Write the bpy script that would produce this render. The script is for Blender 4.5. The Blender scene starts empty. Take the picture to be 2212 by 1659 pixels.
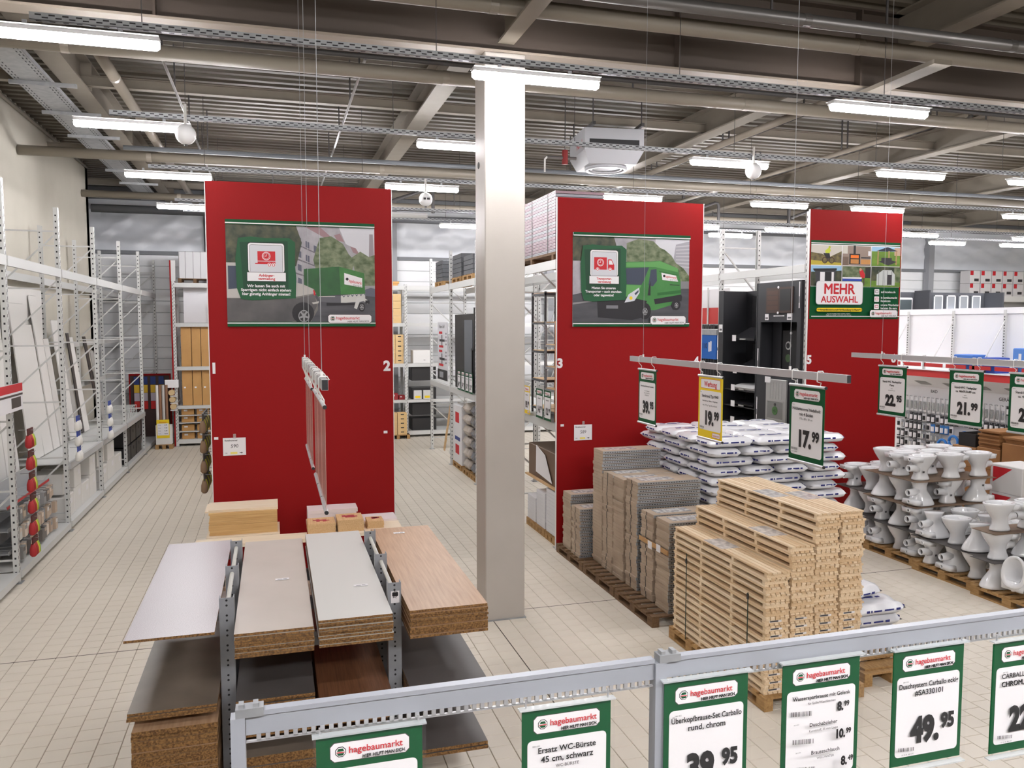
import bpy, bmesh, math, random
from mathutils import Vector, Matrix
random.seed(7)
PI = math.pi
SC = bpy.context.scene
COL = SC.collection

# ------------------------------------------------------------------ camera, world, exposure
cd = bpy.data.cameras.new('camera'); cam = bpy.data.objects.new('camera', cd); COL.objects.link(cam)
cd.sensor_fit = 'HORIZONTAL'; cd.sensor_width = 36.0; cd.lens = 1740.0/2212*36; cd.clip_start = .02; cd.clip_end = 200
ex = (0.95895147, 0.02104659, 0.28278812); ey = (-0.28357024, 0.07117339, 0.95630658); ez = (0.0, 0.99724189, -0.07422001)
cam.matrix_world = Matrix(((ex[0], ex[1], -ex[2], 0), (ey[0], ey[1], -ey[2], 0), (ez[0], ez[1], -ez[2], 3.9), (0, 0, 0, 1)))
SC.camera = cam
SC.view_settings.view_transform = 'Standard'; SC.view_settings.look = 'None'
SC.view_settings.gamma = 1.0; SC.view_settings.use_curve_mapping = False
SC.view_settings.exposure = 0.0
wd = bpy.data.worlds.new('world'); SC.world = wd; wd.use_nodes = True
wd.node_tree.nodes['Background'].inputs[0].default_value = (.55, .57, .6, 1)
wd.node_tree.nodes['Background'].inputs[1].default_value = .05
cy = SC.cycles
cy.max_bounces = 6; cy.diffuse_bounces = 4; cy.glossy_bounces = 2; cy.transmission_bounces = 2; cy.transparent_max_bounces = 6; cy.caustics_reflective = False; cy.caustics_refractive = False
cy.adaptive_threshold = .015; cy.use_light_tree = False
TUBE = 132.0      # emission strength of every light tube

# ------------------------------------------------------------------ helpers
def lin(c):
    c = c/255.0
    return c/12.92 if c <= .04045 else ((c+.055)/1.055)**2.4
def rgb(t): return (lin(t[0]), lin(t[1]), lin(t[2]), 1)
MATS = {}
def M(key, col=None, rough=.6, metal=0.0, noise=None, col2=None, bump=0.0, emit=0.0, alpha=1.0, spec=.5, stretch=None, coat=0.0, detail=4, trans=0.0, world=False):
    """cached procedural material; noise=(scale, lo, hi) mixes col with col2"""
    if key in MATS: return MATS[key]
    m = bpy.data.materials.new(key); m.use_nodes = True; MATS[key] = m
    nt = m.node_tree; b = nt.nodes['Principled BSDF']
    b.inputs['Base Color'].default_value = rgb(col); b.inputs['Roughness'].default_value = rough
    b.inputs['Metallic'].default_value = metal; b.inputs['Specular IOR Level'].default_value = spec
    b.inputs['Coat Weight'].default_value = coat
    b.inputs['Transmission Weight'].default_value = trans
    if alpha < 1: b.inputs['Alpha'].default_value = alpha
    if emit:
        b.inputs['Emission Color'].default_value = rgb(col); b.inputs['Emission Strength'].default_value = emit
    if noise or bump:
        tc = nt.nodes.new('ShaderNodeTexCoord'); n = nt.nodes.new('ShaderNodeTexNoise')
        src = tc.outputs['Object']
        if world: src = nt.nodes.new('ShaderNodeNewGeometry').outputs['Position']
        if stretch:
            mp = nt.nodes.new('ShaderNodeMapping'); mp.inputs['Scale'].default_value = stretch
            nt.links.new(src, mp.inputs['Vector']); src = mp.outputs['Vector']
        nt.links.new(src, n.inputs['Vector'])
        n.inputs['Scale'].default_value = noise[0] if noise else 60; n.inputs['Detail'].default_value = detail
        if noise:
            r = nt.nodes.new('ShaderNodeValToRGB')
            r.color_ramp.elements[0].position = noise[1]; r.color_ramp.elements[1].position = noise[2]
            r.color_ramp.elements[0].color = rgb(col); r.color_ramp.elements[1].color = rgb(col2)
            nt.links.new(n.outputs['Fac'], r.inputs['Fac']); nt.links.new(r.outputs['Color'], b.inputs['Base Color'])
        if bump:
            bp = nt.nodes.new('ShaderNodeBump'); bp.inputs['Strength'].default_value = bump; bp.inputs['Distance'].default_value = .01
            nt.links.new(n.outputs['Fac'], bp.inputs['Height']); nt.links.new(bp.outputs['Normal'], b.inputs['Normal'])
    return m
def C(t, rough=.6): return M('flat_%d_%d_%d_%d' % (t[0], t[1], t[2], rough*100), t, rough)

class MB:
    """mesh builder: faces carry a material index"""
    def __init__(s): s.v = []; s.f = []; s.m = []
    def add(s, vs, fs, m=0, T=None):
        o = len(s.v)
        s.v += [tuple(T @ Vector(p)) if T else tuple(p) for p in vs]
        for f in fs: s.f.append(tuple(i+o for i in f)); s.m.append(m)
        return s
    def box(s, x0, x1, y0, y1, z0, z1, m=0, T=None, top=None, front=None):
        fs = [(0,3,2,1),(4,5,6,7),(0,1,5,4),(2,3,7,6),(1,2,6,5),(3,0,4,7)]
        vs = [(x0,y0,z0),(x1,y0,z0),(x1,y1,z0),(x0,y1,z0),(x0,y0,z1),(x1,y0,z1),(x1,y1,z1),(x0,y1,z1)]
        s.add(vs, fs, m, T)
        n = len(s.m)
        if top is not None: s.m[n-5] = top
        if front is not None: s.m[n-4] = front
        return s
    def cbox(s, c, d, m=0, T=None): return s.box(c[0]-d[0]/2, c[0]+d[0]/2, c[1]-d[1]/2, c[1]+d[1]/2, c[2]-d[2]/2, c[2]+d[2]/2, m, T)
    def bbox(s, x0, x1, y0, y1, z0, z1, b=.01, m=0, T=None):
        """box with chamfered top and vertical edges"""
        P = lambda z, i: [(x0+i, y0, z),(x1-i, y0, z),(x1, y0+i, z),(x1, y1-i, z),(x1-i, y1, z),(x0+i, y1, z),(x0, y1-i, z),(x0, y0+i, z)]
        r = [P(z0, b), P(z1-b, b), [(x0+b+(p[0]-x0)*(x1-x0-2*b)/(x1-x0), y0+b+(p[1]-y0)*(y1-y0-2*b)/(y1-y0), z1) for p in P(z1, b)]]
        return s.loft(r, m, T, cap=(True, True))
    def loft(s, rings, m=0, T=None, cap=(True, True), closed=True):
        n = len(rings[0]); vs = [p for r in rings for p in r]; fs = []
        for i in range(len(rings)-1):
            for j in range(n if closed else n-1):
                k = (j+1) % n; fs.append((i*n+j, i*n+k, (i+1)*n+k, (i+1)*n+j))
        if cap[0]: fs.append(tuple(reversed(range(n))))
        if cap[1]: fs.append(tuple(range((len(rings)-1)*n, len(rings)*n)))
        return s.add(vs, fs, m, T)
    def tube(s, p0, p1, r, n=8, m=0, r1=None, cap=True, T=None):
        p0, p1 = Vector(p0), Vector(p1); d = (p1-p0).normalized()
        a = d.orthogonal().normalized(); b = d.cross(a); r1 = r if r1 is None else r1
        R = lambda p, q: [tuple(p+a*math.cos(2*PI*i/n)*q+b*math.sin(2*PI*i/n)*q) for i in range(n)]
        return s.loft([R(p0, r), R(p1, r1)], m, T, (cap, cap))
    def path(s, pts, r, n=6, m=0, T=None):
        pts = [Vector(p) for p in pts]; rings = []
        d0 = (pts[1]-pts[0]).normalized(); a = d0.orthogonal().normalized()
        for i, p in enumerate(pts):
            d = (pts[min(i+1, len(pts)-1)]-pts[max(i-1, 0)]).normalized()
            a = (a - d*a.dot(d)).normalized(); b = d.cross(a)
            rings.append([tuple(p+a*math.cos(2*PI*j/n)*r+b*math.sin(2*PI*j/n)*r) for j in range(n)])
        return s.loft(rings, m, T)
    def poly(s, pts, m=0, T=None): return s.add(pts, [tuple(range(len(pts)))], m, T)
    def prism(s, pts, h, m=0, T=None):
        """pts: outline in x,y; extruded to z=h"""
        return s.loft([[(p[0], p[1], 0) for p in pts], [(p[0], p[1], h) for p in pts]], m, T)
    def mesh(s, name, mats, smooth=False):
        me = bpy.data.meshes.new(name); me.from_pydata(s.v, [], s.f)
        for q in (mats if isinstance(mats, (list, tuple)) else [mats]): me.materials.append(q)
        me.polygons.foreach_set('material_index', s.m)
        if smooth: me.polygons.foreach_set('use_smooth', [True]*len(s.f))
        me.update(); return me
    def build(s, name, mats, parent=None, loc=None, rot=None, smooth=False):
        return put(name, s.mesh(name, mats, smooth), parent, loc, rot)
def put(name, me, parent=None, loc=None, rot=None, scale=None):
    o = bpy.data.objects.new(name, me); COL.objects.link(o)
    if parent: o.parent = parent
    if loc: o.location = loc
    if rot is not None: o.rotation_euler = rot if isinstance(rot, (tuple, list)) else (0, 0, rot)
    if scale: o.scale = scale
    return o
def tag(o, label=None, cat=None, group=None, kind=None):
    if label: o['label'] = label
    if cat: o['category'] = cat
    if group: o['group'] = group
    if kind: o['kind'] = kind
    return o
def thing(name, label, cat, loc=(0, 0, 0), rz=0, group=None, rot=None):
    o = put(name, None, None, loc, rot if rot is not None else rz)
    o.empty_display_size = .1
    return tag(o, label, cat, group)
def struct(name, mb, mats, label=None, smooth=False):
    return tag(mb.build(name, mats, smooth=smooth), label, None, None, 'structure')
def orient(zrot=0, loc=(0, 0, 0)): return Matrix.Translation(loc) @ Matrix.Rotation(zrot, 4, 'Z')
ORD = ['', 'first', 'second', 'third', 'fourth', 'fifth', 'sixth', 'seventh', 'eighth', 'ninth', 'tenth', 'eleventh', 'twelfth', 'thirteenth', 'fourteenth', 'fifteenth', 'sixteenth', 'seventeenth', 'eighteenth', 'nineteenth', 'twentieth', 'twenty-first', 'twenty-second', 'twenty-third', 'twenty-fourth', 'twenty-fifth']
ORD += ['twenty-sixth', 'twenty-seventh', 'twenty-eighth', 'twenty-ninth', 'thirtieth'] + [a + '-' + b for a in ('thirty', 'forty') for b in ORD[1:10]]
def nth(i, what='from the bottom'): return ORD[i] + ' ' + what

# ------------------------------------------------------------------ flat print: polygons and lettering in a sign's own plane
_TX = {}
def text_tris(body, bold):
    k = (body, bold)
    if k in _TX: return _TX[k]
    n0 = 0
    cu = bpy.data.curves.new('t', 'FONT'); cu.body = body; cu.size = 1; fat = bold if 'M' in body else 0; cu.offset = 0 if fat else bold; cu.resolution_u = 3
    o = bpy.data.objects.new('t', cu); COL.objects.link(o)
    bpy.context.view_layer.update()
    dg = bpy.context.evaluated_depsgraph_get(); me = bpy.data.meshes.new_from_object(o.evaluated_get(dg))
    vs = [(v.co.x, v.co.y) for v in me.vertices]; fs = [tuple(p.vertices) for p in me.polygons]
    bpy.data.objects.remove(o); bpy.data.curves.remove(cu); bpy.data.meshes.remove(me)
    if fat:  # this letter's outline cannot be offset: thicken it by small shifts
        n0 = len(vs); sh = [(fat*math.cos(q*PI/4), fat*math.sin(q*PI/4)) for q in range(8)]
        fs = fs+[tuple(i+n0*(q+1) for i in f) for q in range(8) for f in fs]; vs = vs+[(v[0]+d[0], v[1]+d[1]) for d in sh for v in vs]
    xs = [v[0] for v in vs] or [0, 1]; ys = [v[1] for v in vs] or [0, 1]
    _TX[k] = (vs, fs, min(xs), max(xs), min(ys), max(ys), n0); return _TX[k]
class Art:
    """print laid out in u (0..W, right), v (0..H, up) metres; built in the local XZ plane facing -Y"""
    def __init__(s, W, H, d0=.0): s.W = W; s.H = H; s.mb = MB(); s.mats = []; s.d = d0
    def mi(s, m):
        if m not in s.mats: s.mats.append(m)
        return s.mats.index(m)
    def poly(s, pts, m, frac=True, down=True):
        """pts as fractions, v measured downward from the top edge when down"""
        s.d += .0004
        P = [((p[0]*s.W if frac else p[0]), -s.d, ((1-p[1])*s.H if down else p[1]*s.H) if frac else p[1]) for p in pts]
        a = sum(P[i][0]*P[(i+1) % len(P)][2]-P[(i+1) % len(P)][0]*P[i][2] for i in range(len(P)))
        if a < 0: P.reverse()
        s.mb.poly(P, s.mi(m)); return s
    def rect(s, u0, v0, u1, v1, m, r=0.0):
        if not r: return s.poly([(u0, v0), (u1, v0), (u1, v1), (u0, v1)], m)
        ru, rv = r, r*s.W/s.H; pts = []
        for cx, cy, a0 in ((u1-ru, v0+rv, -90), (u1-ru, v1-rv, 0), (u0+ru, v1-rv, 90), (u0+ru, v0+rv, 180)):
            for k in range(5):
                a = math.radians(a0+k*22.5); pts.append((cx+ru*math.cos(a), cy+rv*math.sin(a)))
        return s.poly(pts, m)
    def disc(s, cu, cv, r, m, n=20, sy=1.0):
        k = s.W/s.H*sy
        return s.poly([(cu+r*math.cos(2*PI*i/n), cv+r*k*math.sin(2*PI*i/n)) for i in range(n)], m)
    def text(s, body, u, v, h, m, maxw=None, bold=.0, align='c', shear=0.0, rot=0.0, xs=1.0):
        """h = cap height as a fraction of H; v = downward fraction of the text's middle"""
        vs, fs, x0, x1, y0, y1, n0 = text_tris(body, bold)
        k = h*s.H/.72; kx = k*xs; w = (x1-x0)*kx
        if maxw and w > maxw*s.W: kx *= maxw*s.W/w; w = maxw*s.W
        ox = u*s.W - (w/2 if align == 'c' else (w if align == 'r' else 0)); oz = (1-v)*s.H - .36*k
        s.d += .0004; c, n = math.cos(rot), math.sin(rot); cx, cz = u*s.W, (1-v)*s.H; P = []
        for vi, (x, y) in enumerate(vs):
            dd = s.d+(vi//n0*.0002 if n0 else 0)
            X = ox+(x-x0)*kx+shear*y*k; Z = oz+y*k
            dx, dz = X-cx, Z-cz; P.append((cx+dx*c-dz*n, -dd, cz+dx*n+dz*c))
        s.mb.add(P, [tuple(f) for f in fs], s.mi(m)); s.d += .0018 if n0 else 0; return s
    def build(s, name, parent, loc=None, rot=None): return s.mb.build(name, s.mats, parent, loc, rot)
# ------------------------------------------------------------------ materials used all over
GALV = M('galvanised', (168, 170, 172), .45, .35, (9, .35, .7), (150, 153, 156))
STEEL = M('painted_steel', (196, 194, 189), .5)
RACKW = M('rack_grey_white', (205, 206, 204), .45)
BEAMP = M('beam_paint', (136, 128, 116), .55, 0, (3, .3, .8), (128, 120, 108))
DARKS = M('dark_steel', (74, 72, 72), .5)
BLACK = M('black_matte', (26, 26, 28), .5)
WHITE = M('white_paint', (226, 225, 222), .5)
RED = M('red_panel', (144, 18, 20), .55, spec=.15)
GREEN = M('sign_green', (6, 78, 42), .5, spec=.2)
CARD = M('sign_white', (232, 230, 232), .5)
INK = M('ink_black', (24, 22, 24), .6)
INKR = M('ink_red', (196, 28, 40), .6)
YEL = M('sign_yellow', (236, 204, 20), .5)
WOODP = M('pallet_wood', (178, 142, 92), .75, 0, (7, .3, .75), (140, 104, 62), .15, world=True, stretch=(6, 1, 6))
WOODD = M('pallet_wood_old', (120, 92, 62), .8, 0, (7, .3, .75), (86, 64, 44), .15, stretch=(6, 1, 6))
PINE = M('pine', (216, 182, 136), .6, 0, (5, .35, .75), (198, 158, 108), .05, world=True, stretch=(14, .6, 14))
CART = M('cardboard', (186, 146, 98), .75, 0, (2.5, .3, .8), (172, 132, 86))
CARTG = M('cardboard_grey', (176, 158, 138), .75, 0, (3, .3, .8), (158, 140, 122), world=True)
HOLE = M('hole_dark', (40, 40, 42), .8)
CLEAR = M('clear_acrylic', (235, 240, 240), .1, alpha=.012, spec=.3)
FILM = M('stretch_film', (225, 225, 225), .2, alpha=.25, spec=.8)

# ------------------------------------------------------------------ the hall
TILE = M('floor_tile', (224, 216, 202), .4, 0, (1.3, .3, .75), (215, 207, 193), spec=.4)
GROUT = M('grout', (150, 138, 120), .85)
X0, X1, Y0, Y1 = -7.0, 34.0, -6.0, 29.7
floor = struct('floor', MB().box(X0, X1, Y0, Y1, -.2, -.006), GROUT, 'beige square floor tiles laid in staggered rows')
TS, TG = .2175, .006
def tile_mesh(mb, x, y, dz=0):
    a = TS/2-TG/2; b = a-.003
    vs = [(x-a, y-a, -.006), (x+a, y-a, -.006), (x+a, y+a, -.006), (x-a, y+a, -.006), (x-b, y-b, dz), (x+b, y-b, dz), (x+b, y+b, dz), (x-b, y+b, dz)]
    mb.add(vs, [(4, 5, 6, 7), (0, 1, 5, 4), (1, 2, 6, 5), (2, 3, 7, 6), (3, 0, 4, 7)])
tm = MB(); tile_mesh(tm, 0, 0); tmesh = tm.mesh('tile', TILE)
camx, camy = 0.0, 0.0
fr = (0.28278812, .95630658); rt = (.95895147, -.28357024)
far_mb = MB(); near = []
nx0 = int((X0+.2)/TS)
for i in range(nx0, int(20/TS)):
    x = 2.7-TS/2+(i-12)*TS
    if x < X0+.1 or x > 20: continue
    for j in range(int(4/TS), int(29.4/TS)):
        y = 10.3+TS/2+(j-47)*TS
        if i % 2: y += TS/2
        d = x*fr[0]+y*fr[1]; l = x*rt[0]+y*rt[1]
        if d < 3 or abs(l)/d > .72: continue
        py = 700+1740*3.9/d
        if py > 1760 or d > 30: continue
        near.append((d, x, y, 1106+1740*l/d, py))
# the 300 that show largest and lie open in the picture become single tiles, the rest one sheet of tiles
def open_floor(px, py):
    if 0 < px < 265 and 1270 < py < 1655: return True
    if 60 < px < 430 and 1180 < py < 1290: return True
    if 1070 < px < 1420 and 1340+max(0, (px-1290))*.3 < py < 1480-(px-1070)*.14: return True
    return False
near.sort(); singles = [t for t in near if open_floor(t[3], t[4])][:300]
sset = set((t[1], t[2]) for t in singles)
for d, x, y, px, py in near:
    if (x, y) in sset: put('tile', tmesh, floor, (x, y, 0))
    else: tile_mesh(far_mb, x, y)
tag(far_mb.build('tiles', TILE, floor), 'the farther floor tiles', None, None, 'stuff')
jm = MB().box(X0, 20, 10.294, 10.306, -.004, .0015).box(2.694, 2.706, 3, 9.99, -.004, .0015)
jm.build('expansion_joint', M('joint', (84, 76, 66), .9), floor)

DECK = M('roof_deck', (100, 93, 81), .5, 0, (2, .3, .8), (92, 85, 74))
dk = MB(); P = .32; y = Y0; prof = []
while y < Y1+.3:
    prof += [(y, 8.42), (y+.13, 8.42), (y+.17, 8.52), (y+.28, 8.52)]; y += P
n = len(prof)
dk.add([(X0-.2, p[0], p[1]) for p in prof]+[(X1+.2, p[0], p[1]) for p in prof], [(i, i+1, n+i+1, n+i) for i in range(n-1)])
struct('ceiling', dk, DECK, 'corrugated steel roof deck')
WALLB = M('wall_beige', (208, 203, 190), .8, 0, (1.2, .3, .8), (200, 195, 182), .05)
struct('wall_left', MB().box(-5.3, -5.0, Y0, 25.85, 0, 8.45).box(X0, -5.0, 25.55, 25.85, 0, 8.45), WALLB, 'plain beige side wall')
CLAD = M('wall_cladding', (236, 237, 238), .55, 0, (1.5, .3, .8), (228, 230, 232))
wb = struct('wall_back', MB().box(X0, X1, Y1, Y1+.2, 0, 8.5), M('wall_core', (150, 152, 154), .8), 'light grey clad rear wall')
cp = MB()
cp.loft([[(X0, Y1, 0), (X0, Y1-.03, .012), (X0, Y1-.03, .37), (X0, Y1, .382)], [(X1, Y1, 0), (X1, Y1-.03, .012), (X1, Y1-.03, .37), (X1, Y1, .382)]])
cpm = cp.mesh('cladding_panel', CLAD)
for k in range(16): put('cladding_panel', cpm, wb, (0, 0, .39*k))
FOIL = M('plastic_foil', (228, 231, 236), .35, 0, (1.2, .3, .8), (216, 220, 226))
for k, (xa, xb) in enumerate([(-7, -2.2), (-1.8, 4.1), (4.3, 10.1), (10.3, 16.1), (16.4, 22), (22.2, 28), (28.2, 34)]):
    fm = MB(); nx, nz = 60, 18
    for j in range(nz+1):
        for i in range(nx+1):
            u, v = i/nx, j/nz; x = xa+(xb-xa)*u; z = 6.3+1.75*v
            s = .035*math.sin(9*(u*2-v*1.3)+k)+.03*math.sin(23*(u+v*.8)+2*k)+.02*math.sin(41*(u-v*.5))
            fm.v.append((x, Y1-.09-max(-.045, s)*(.3+.7*math.sin(PI*v)), z))
    for j in range(nz):
        for i in range(nx):
            a = j*(nx+1)+i; fm.f.append((a, a+1, a+nx+2, a+nx+1)); fm.m.append(0)
    fm.build('foil_sheet', FOIL, wb, smooth=True)
for k, x in enumerate((-2.0, 4.2, 10.2, 16.25, 22.1, 28.1)):
    MB().box(x-.14, x+.14, Y1-.4, Y1-.1, 0, 8.4).build('wall_post', M('wall_post_grey', (150, 152, 156), .6), wb)
MB().box(X0, X1, Y1-.2, Y1-.1, 6.22, 6.34).box(X0, X1, Y1-.25, Y1-.1, 8.0, 8.4).build('wall_rail', M('wall_rail_grey', (120, 122, 126), .6), wb)
struct('wall_right', MB().box(X1, X1+.2, Y0, Y1, 0, 8.5), WALLB)
struct('wall_front', MB().box(X0, X1, Y0-.2, Y0, 0, 8.5), WALLB)

# column and steel
COLM = M('column_paint', (184, 178, 171), .45, 0, (2, .3, .8), (178, 172, 165))
c = MB(); c.bbox(2.6, 3.133, 10.0, 10.5, 0, 7.3, .012)
col = struct('column', c, COLM, 'square grey-white steel column')
MB().tube((2.597, 10.32, 5.95), (2.6005, 10.32, 5.95), .045, 14).build('service_hole', HOLE, col)
MB().box(2.58, 3.15, 9.98, 10.52, 0, .012).build('base_plate', GALV, col)
def ibeam(name, ax, c0, a0, a1, z0, z1, w, label, t=.03):
    m = MB()
    for (lo, hi, za, zb) in ((c0-w/2, c0+w/2, z0, z0+t), (c0-t/2, c0+t/2, z0+t, z1-t), (c0-w/2, c0+w/2, z1-t, z1)):
        if ax == 'x': m.box(a0, a1, lo, hi, za, zb)
        else: m.box(lo, hi, a0, a1, za, zb)
    return struct(name, m, BEAMP, label)
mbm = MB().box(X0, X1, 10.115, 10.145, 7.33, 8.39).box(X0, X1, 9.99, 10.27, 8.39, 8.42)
main_beam = struct('main_beam', mbm, M('beam_web_shaded', (76, 66, 58), .6), 'deep main beam on the column, shade put into its dark web colour')  # dark web colour stands in for shade on the beam
MB().box(X0, X1, 9.99, 10.27, 7.3, 7.33).build('bottom_flange', M('flange_beige', (150, 139, 126), .55), main_beam)
for k, x in enumerate((-3.1, 2.87, 8.95, 15.0, 21, 27)):
    b = ibeam('roof_beam', 'y', x, -5.9, 29.4, 7.88, 8.42, .34, 'steel roof beam running to the back wall')
    for yy in (12.6, 15.7, 19.9, 24.2):
        MB().box(x+.02, x+.19, yy-.02, yy+.02, 7.92, 8.38).build('stiffener', BEAMP, b)
for yy in (15.7, 21.6, 26.5): ibeam('purlin', 'x', yy, X0, X1, 7.98, 8.16, .14, 'slim steel purlin', .014)
ibeam('stub_beam', 'y', 2.87, 3, 9.98, 7.4, 7.86, .21, 'short beam meeting the column head')
struct('brace_plate', MB().add([(8.12, 8.55, 7.2), (8.4, 8.55, 7.2), (8.5, 10.45, 7.2), (8.22, 10.45, 7.2), (8.12, 8.55, 7.26), (8.4, 8.55, 7.26), (8.5, 10.45, 7.26), (8.22, 10.45, 7.26)], [(0, 3, 2, 1), (4, 5, 6, 7), (0, 1, 5, 4), (1, 2, 6, 5), (2, 3, 7, 6), (3, 0, 4, 7)]), BEAMP)
for x in (-1.2, 5.3, 8.2, 11.6): MB().box(x-.015, x+.015, 9.99, 10.12, 7.33, 8.39).build('web_stiffener', M('beam_web_shaded'), main_beam)
# pipes and trays under the roof
PIPE = M('pipe_beige', (142, 134, 122), .4); DUCT = M('duct_zinc', (118, 116, 114), .35, .6)
def pipe(name, a, b, r, m, label, cat='pipe', n=20, joints=0, hang=()):
    t = thing(name, label, cat, a); L = Vector(b)-Vector(a)
    MB().tube((0, 0, 0), L, r, n).build('pipe_run', m, t, smooth=False)
    for q in t.children:
        for p in q.data.polygons: p.use_smooth = len(p.vertices) == 4
    for k in range(joints):
        f = (k+.5)/joints; p = L*f; d = L.normalized()*.05
        MB().tube(p-d, p+d, r*1.05, n).build('pipe_joint', m, t)
    for f in hang:
        p = L*f; MB().box(p.x-.012, p.x+.012, p.y-.012, p.y+.012, p.z+r*.9, 8.42-a[2]).build('hanger', DARKS, t)
    return t
pipe('sprinkler_main', (-5.0, 9.22, 7.56), (30, 9.22, 7.56), .1, PIPE, 'thick beige pipe running just above the near row of lamps', joints=7, hang=(.2, .37, .5))
pipe('air_duct', (1.5, 8.62, 7.56), (30, 8.62, 7.56), .075, DUCT, 'shiny zinc duct along the top right corner', 'duct', joints=9, hang=(.15, .3))
pipe('sprinkler_main', (-5.0, 11.9, 7.5), (30, 11.9, 7.5), .1, PIPE, 'thick beige pipe behind the column head, under the main beam', joints=7, hang=(.1, .3, .5))
pipe('sprinkler_main', (-4.99, 19.2, 7.5), (30, 19.2, 7.5), .105, PIPE, 'thick beige pipe coming out of the beige wall above the red panels', joints=7, hang=(.1, .3, .5))
pipe('sprinkler_main', (-4.99, 25.0, 7.5), (30, 25.0, 7.5), .1, PIPE, 'thick beige pipe closest to the rear wall', joints=7, hang=(.1, .3, .5))
pipe('conduit', (-4.9, 11.75, 7.66), (30, 11.75, 7.66), .035, DARKS, 'thin dark conduit lying on a beige pipe', 'conduit', 8)
pipe('steel_tube', (-2.9, 18.6, 7.55), (30, 18.6, 7.55), .06, M('tube_bluegrey', (120, 124, 130), .45), 'blue-grey steel tube crossing below the roof beams', 'tube', 4, hang=(.05, .3, .6))
pipe('steel_tube', (-4.9, 25.7, 7.2), (20, 25.7, 7.2), .12, M('tube_dark', (92, 94, 98), .5), 'dark grey tube close to the rear wall', 'tube', 10, hang=(.2, .5, .8))
pipe('drain_pipe', (-2.3, 12.0, 7.75), (-2.3, 29, 7.75), .085, PIPE, 'light grey pipe beside the cable tray', joints=4, hang=(.1, .5))
for x, lb in ((-1.45, 'thin chrome pipe to the left under the roof'), (1.35, 'thin chrome pipe over the first red panel')):
    pipe('sprinkler_pipe', (x, 12, 7.7), (x, 24, 7.7), .022, M('chrome_pipe', (190, 190, 190), .3, .7), lb, 'pipe', 8, hang=(.07, .2, .4, .65))
for x, y0, y1, r, lb in ((9.25, 12.1, 29, .07, 'grey pipe right of the air heater'), (12.25, 12.1, 29, .05, 'grey pipe far right under the roof'), (9.4, 12.1, 29, .03, 'dark conduit beside the grey pipe'), (12.4, 12.1, 29, .025, 'dark conduit far right under the roof')):
    pipe('pipe_branch', (x, y0, 7.72), (x, y1, 7.72), r, DARKS if 'dark' in lb else PIPE, lb, 'pipe', 10, hang=(.05, .2, .4))
# flue loops near the back
for k, x in enumerate((4.6, 11.0, 14.2, 18.2)):
    t = thing('bent_pipe', 'dark bent pipe hanging under the deck, %s from the left' % ORD[k+1], 'pipe', (x, 24.0, 7.4), group='bent pipes under the deck')
    MB().path([(-1.2, 0, .1), (-.1, 0, .5), (0, 0, .48), (.04, 0, .4), (.04, 0, -.2)], .05, 8).build('bend', DARKS, t)
    MB().box(-1.3, -1.22, -.04, .04, -.3, 1.0).build('hanger', DARKS, t)
t = thing('cable_tray', 'wide perforated cable tray beside the roof beam on the left', 'cable tray', (-3.55, 10.4, 7.72))
tr = MB().box(-.26, .26, 0, 17, 0, .006).box(-.262, -.255, 0, 17, 0, .06).box(.255, .262, 0, 17, 0, .06)
tr.build('tray', GALV, t)
hm = MB()
for k in range(110):
    for xx in (-.22, -.17, .17, .22): hm.box(xx-.008, xx+.008, k*.15, k*.15+.07, -.0015, -.0005)
tag(hm.build('slots', HOLE, t), kind='stuff')
for k in range(9): MB().box(-.34, .62, .4+k*1.9, .46+k*1.9, -.06, -.002).build('bracket', GALV, t)
pipe('wall_pipe', (-4.93, 8, 8.3), (-4.93, 25.5, 8.3), .04, BEAMP, 'thin pipe along the top of the beige wall', 'pipe', 8, hang=())
# perforated light trunking
def trunk(y, z, xa, xb, label):
    t = thing('light_rail', label, 'rail', (xa, y, z), group='perforated rails above the lamps')
    L = xb-xa
    MB().box(0, L, -.035, -.032, 0, .07).box(0, L, .032, .035, 0, .07).box(0, L, -.035, .035, 0, .003).build('rail_profile', GALV, t)
    m = MB(); k = .05
    while k < L-.1:
        m.box(k, k+.055, -.0365, -.0352, .042, .056); m.box(k+.06, k+.115, -.0365, -.0352, .018, .03); m.box(k, k+.05, -.01, .01, -.0012, -.0002); k += .12
    tag(m.build('slots', HOLE, t), kind='stuff')
    for k in range(int(L/3)):
        MB().tube((1+k*3, 0, .07), (1+k*3, 0, 8.42-z), .005, 5).build('suspension_wire', DARKS, t)
trunk(9.05, 6.842, -2.2, 24, 'perforated metal rail over the nearest row of lamps')
trunk(12.75, 6.842, -2.15, 26, 'perforated metal rail over the second row of lamps')
trunk(16.8, 6.842, -2.2, 28, 'perforated metal rail over the third row of lamps')
trunk(21.1, 6.842, -2.2, 30, 'perforated metal rail over the fourth row of lamps')
trunk(22.95, 6.842, -2.2, 30, 'perforated metal rail over the rearmost row of lamps')
trunk(1.4, 6.842, -2.7, 24, 'perforated metal rail above the front of the upper level'); trunk(-2.5, 6.842, -2.7, 24, 'perforated metal rail above the back of the upper level')
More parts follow.
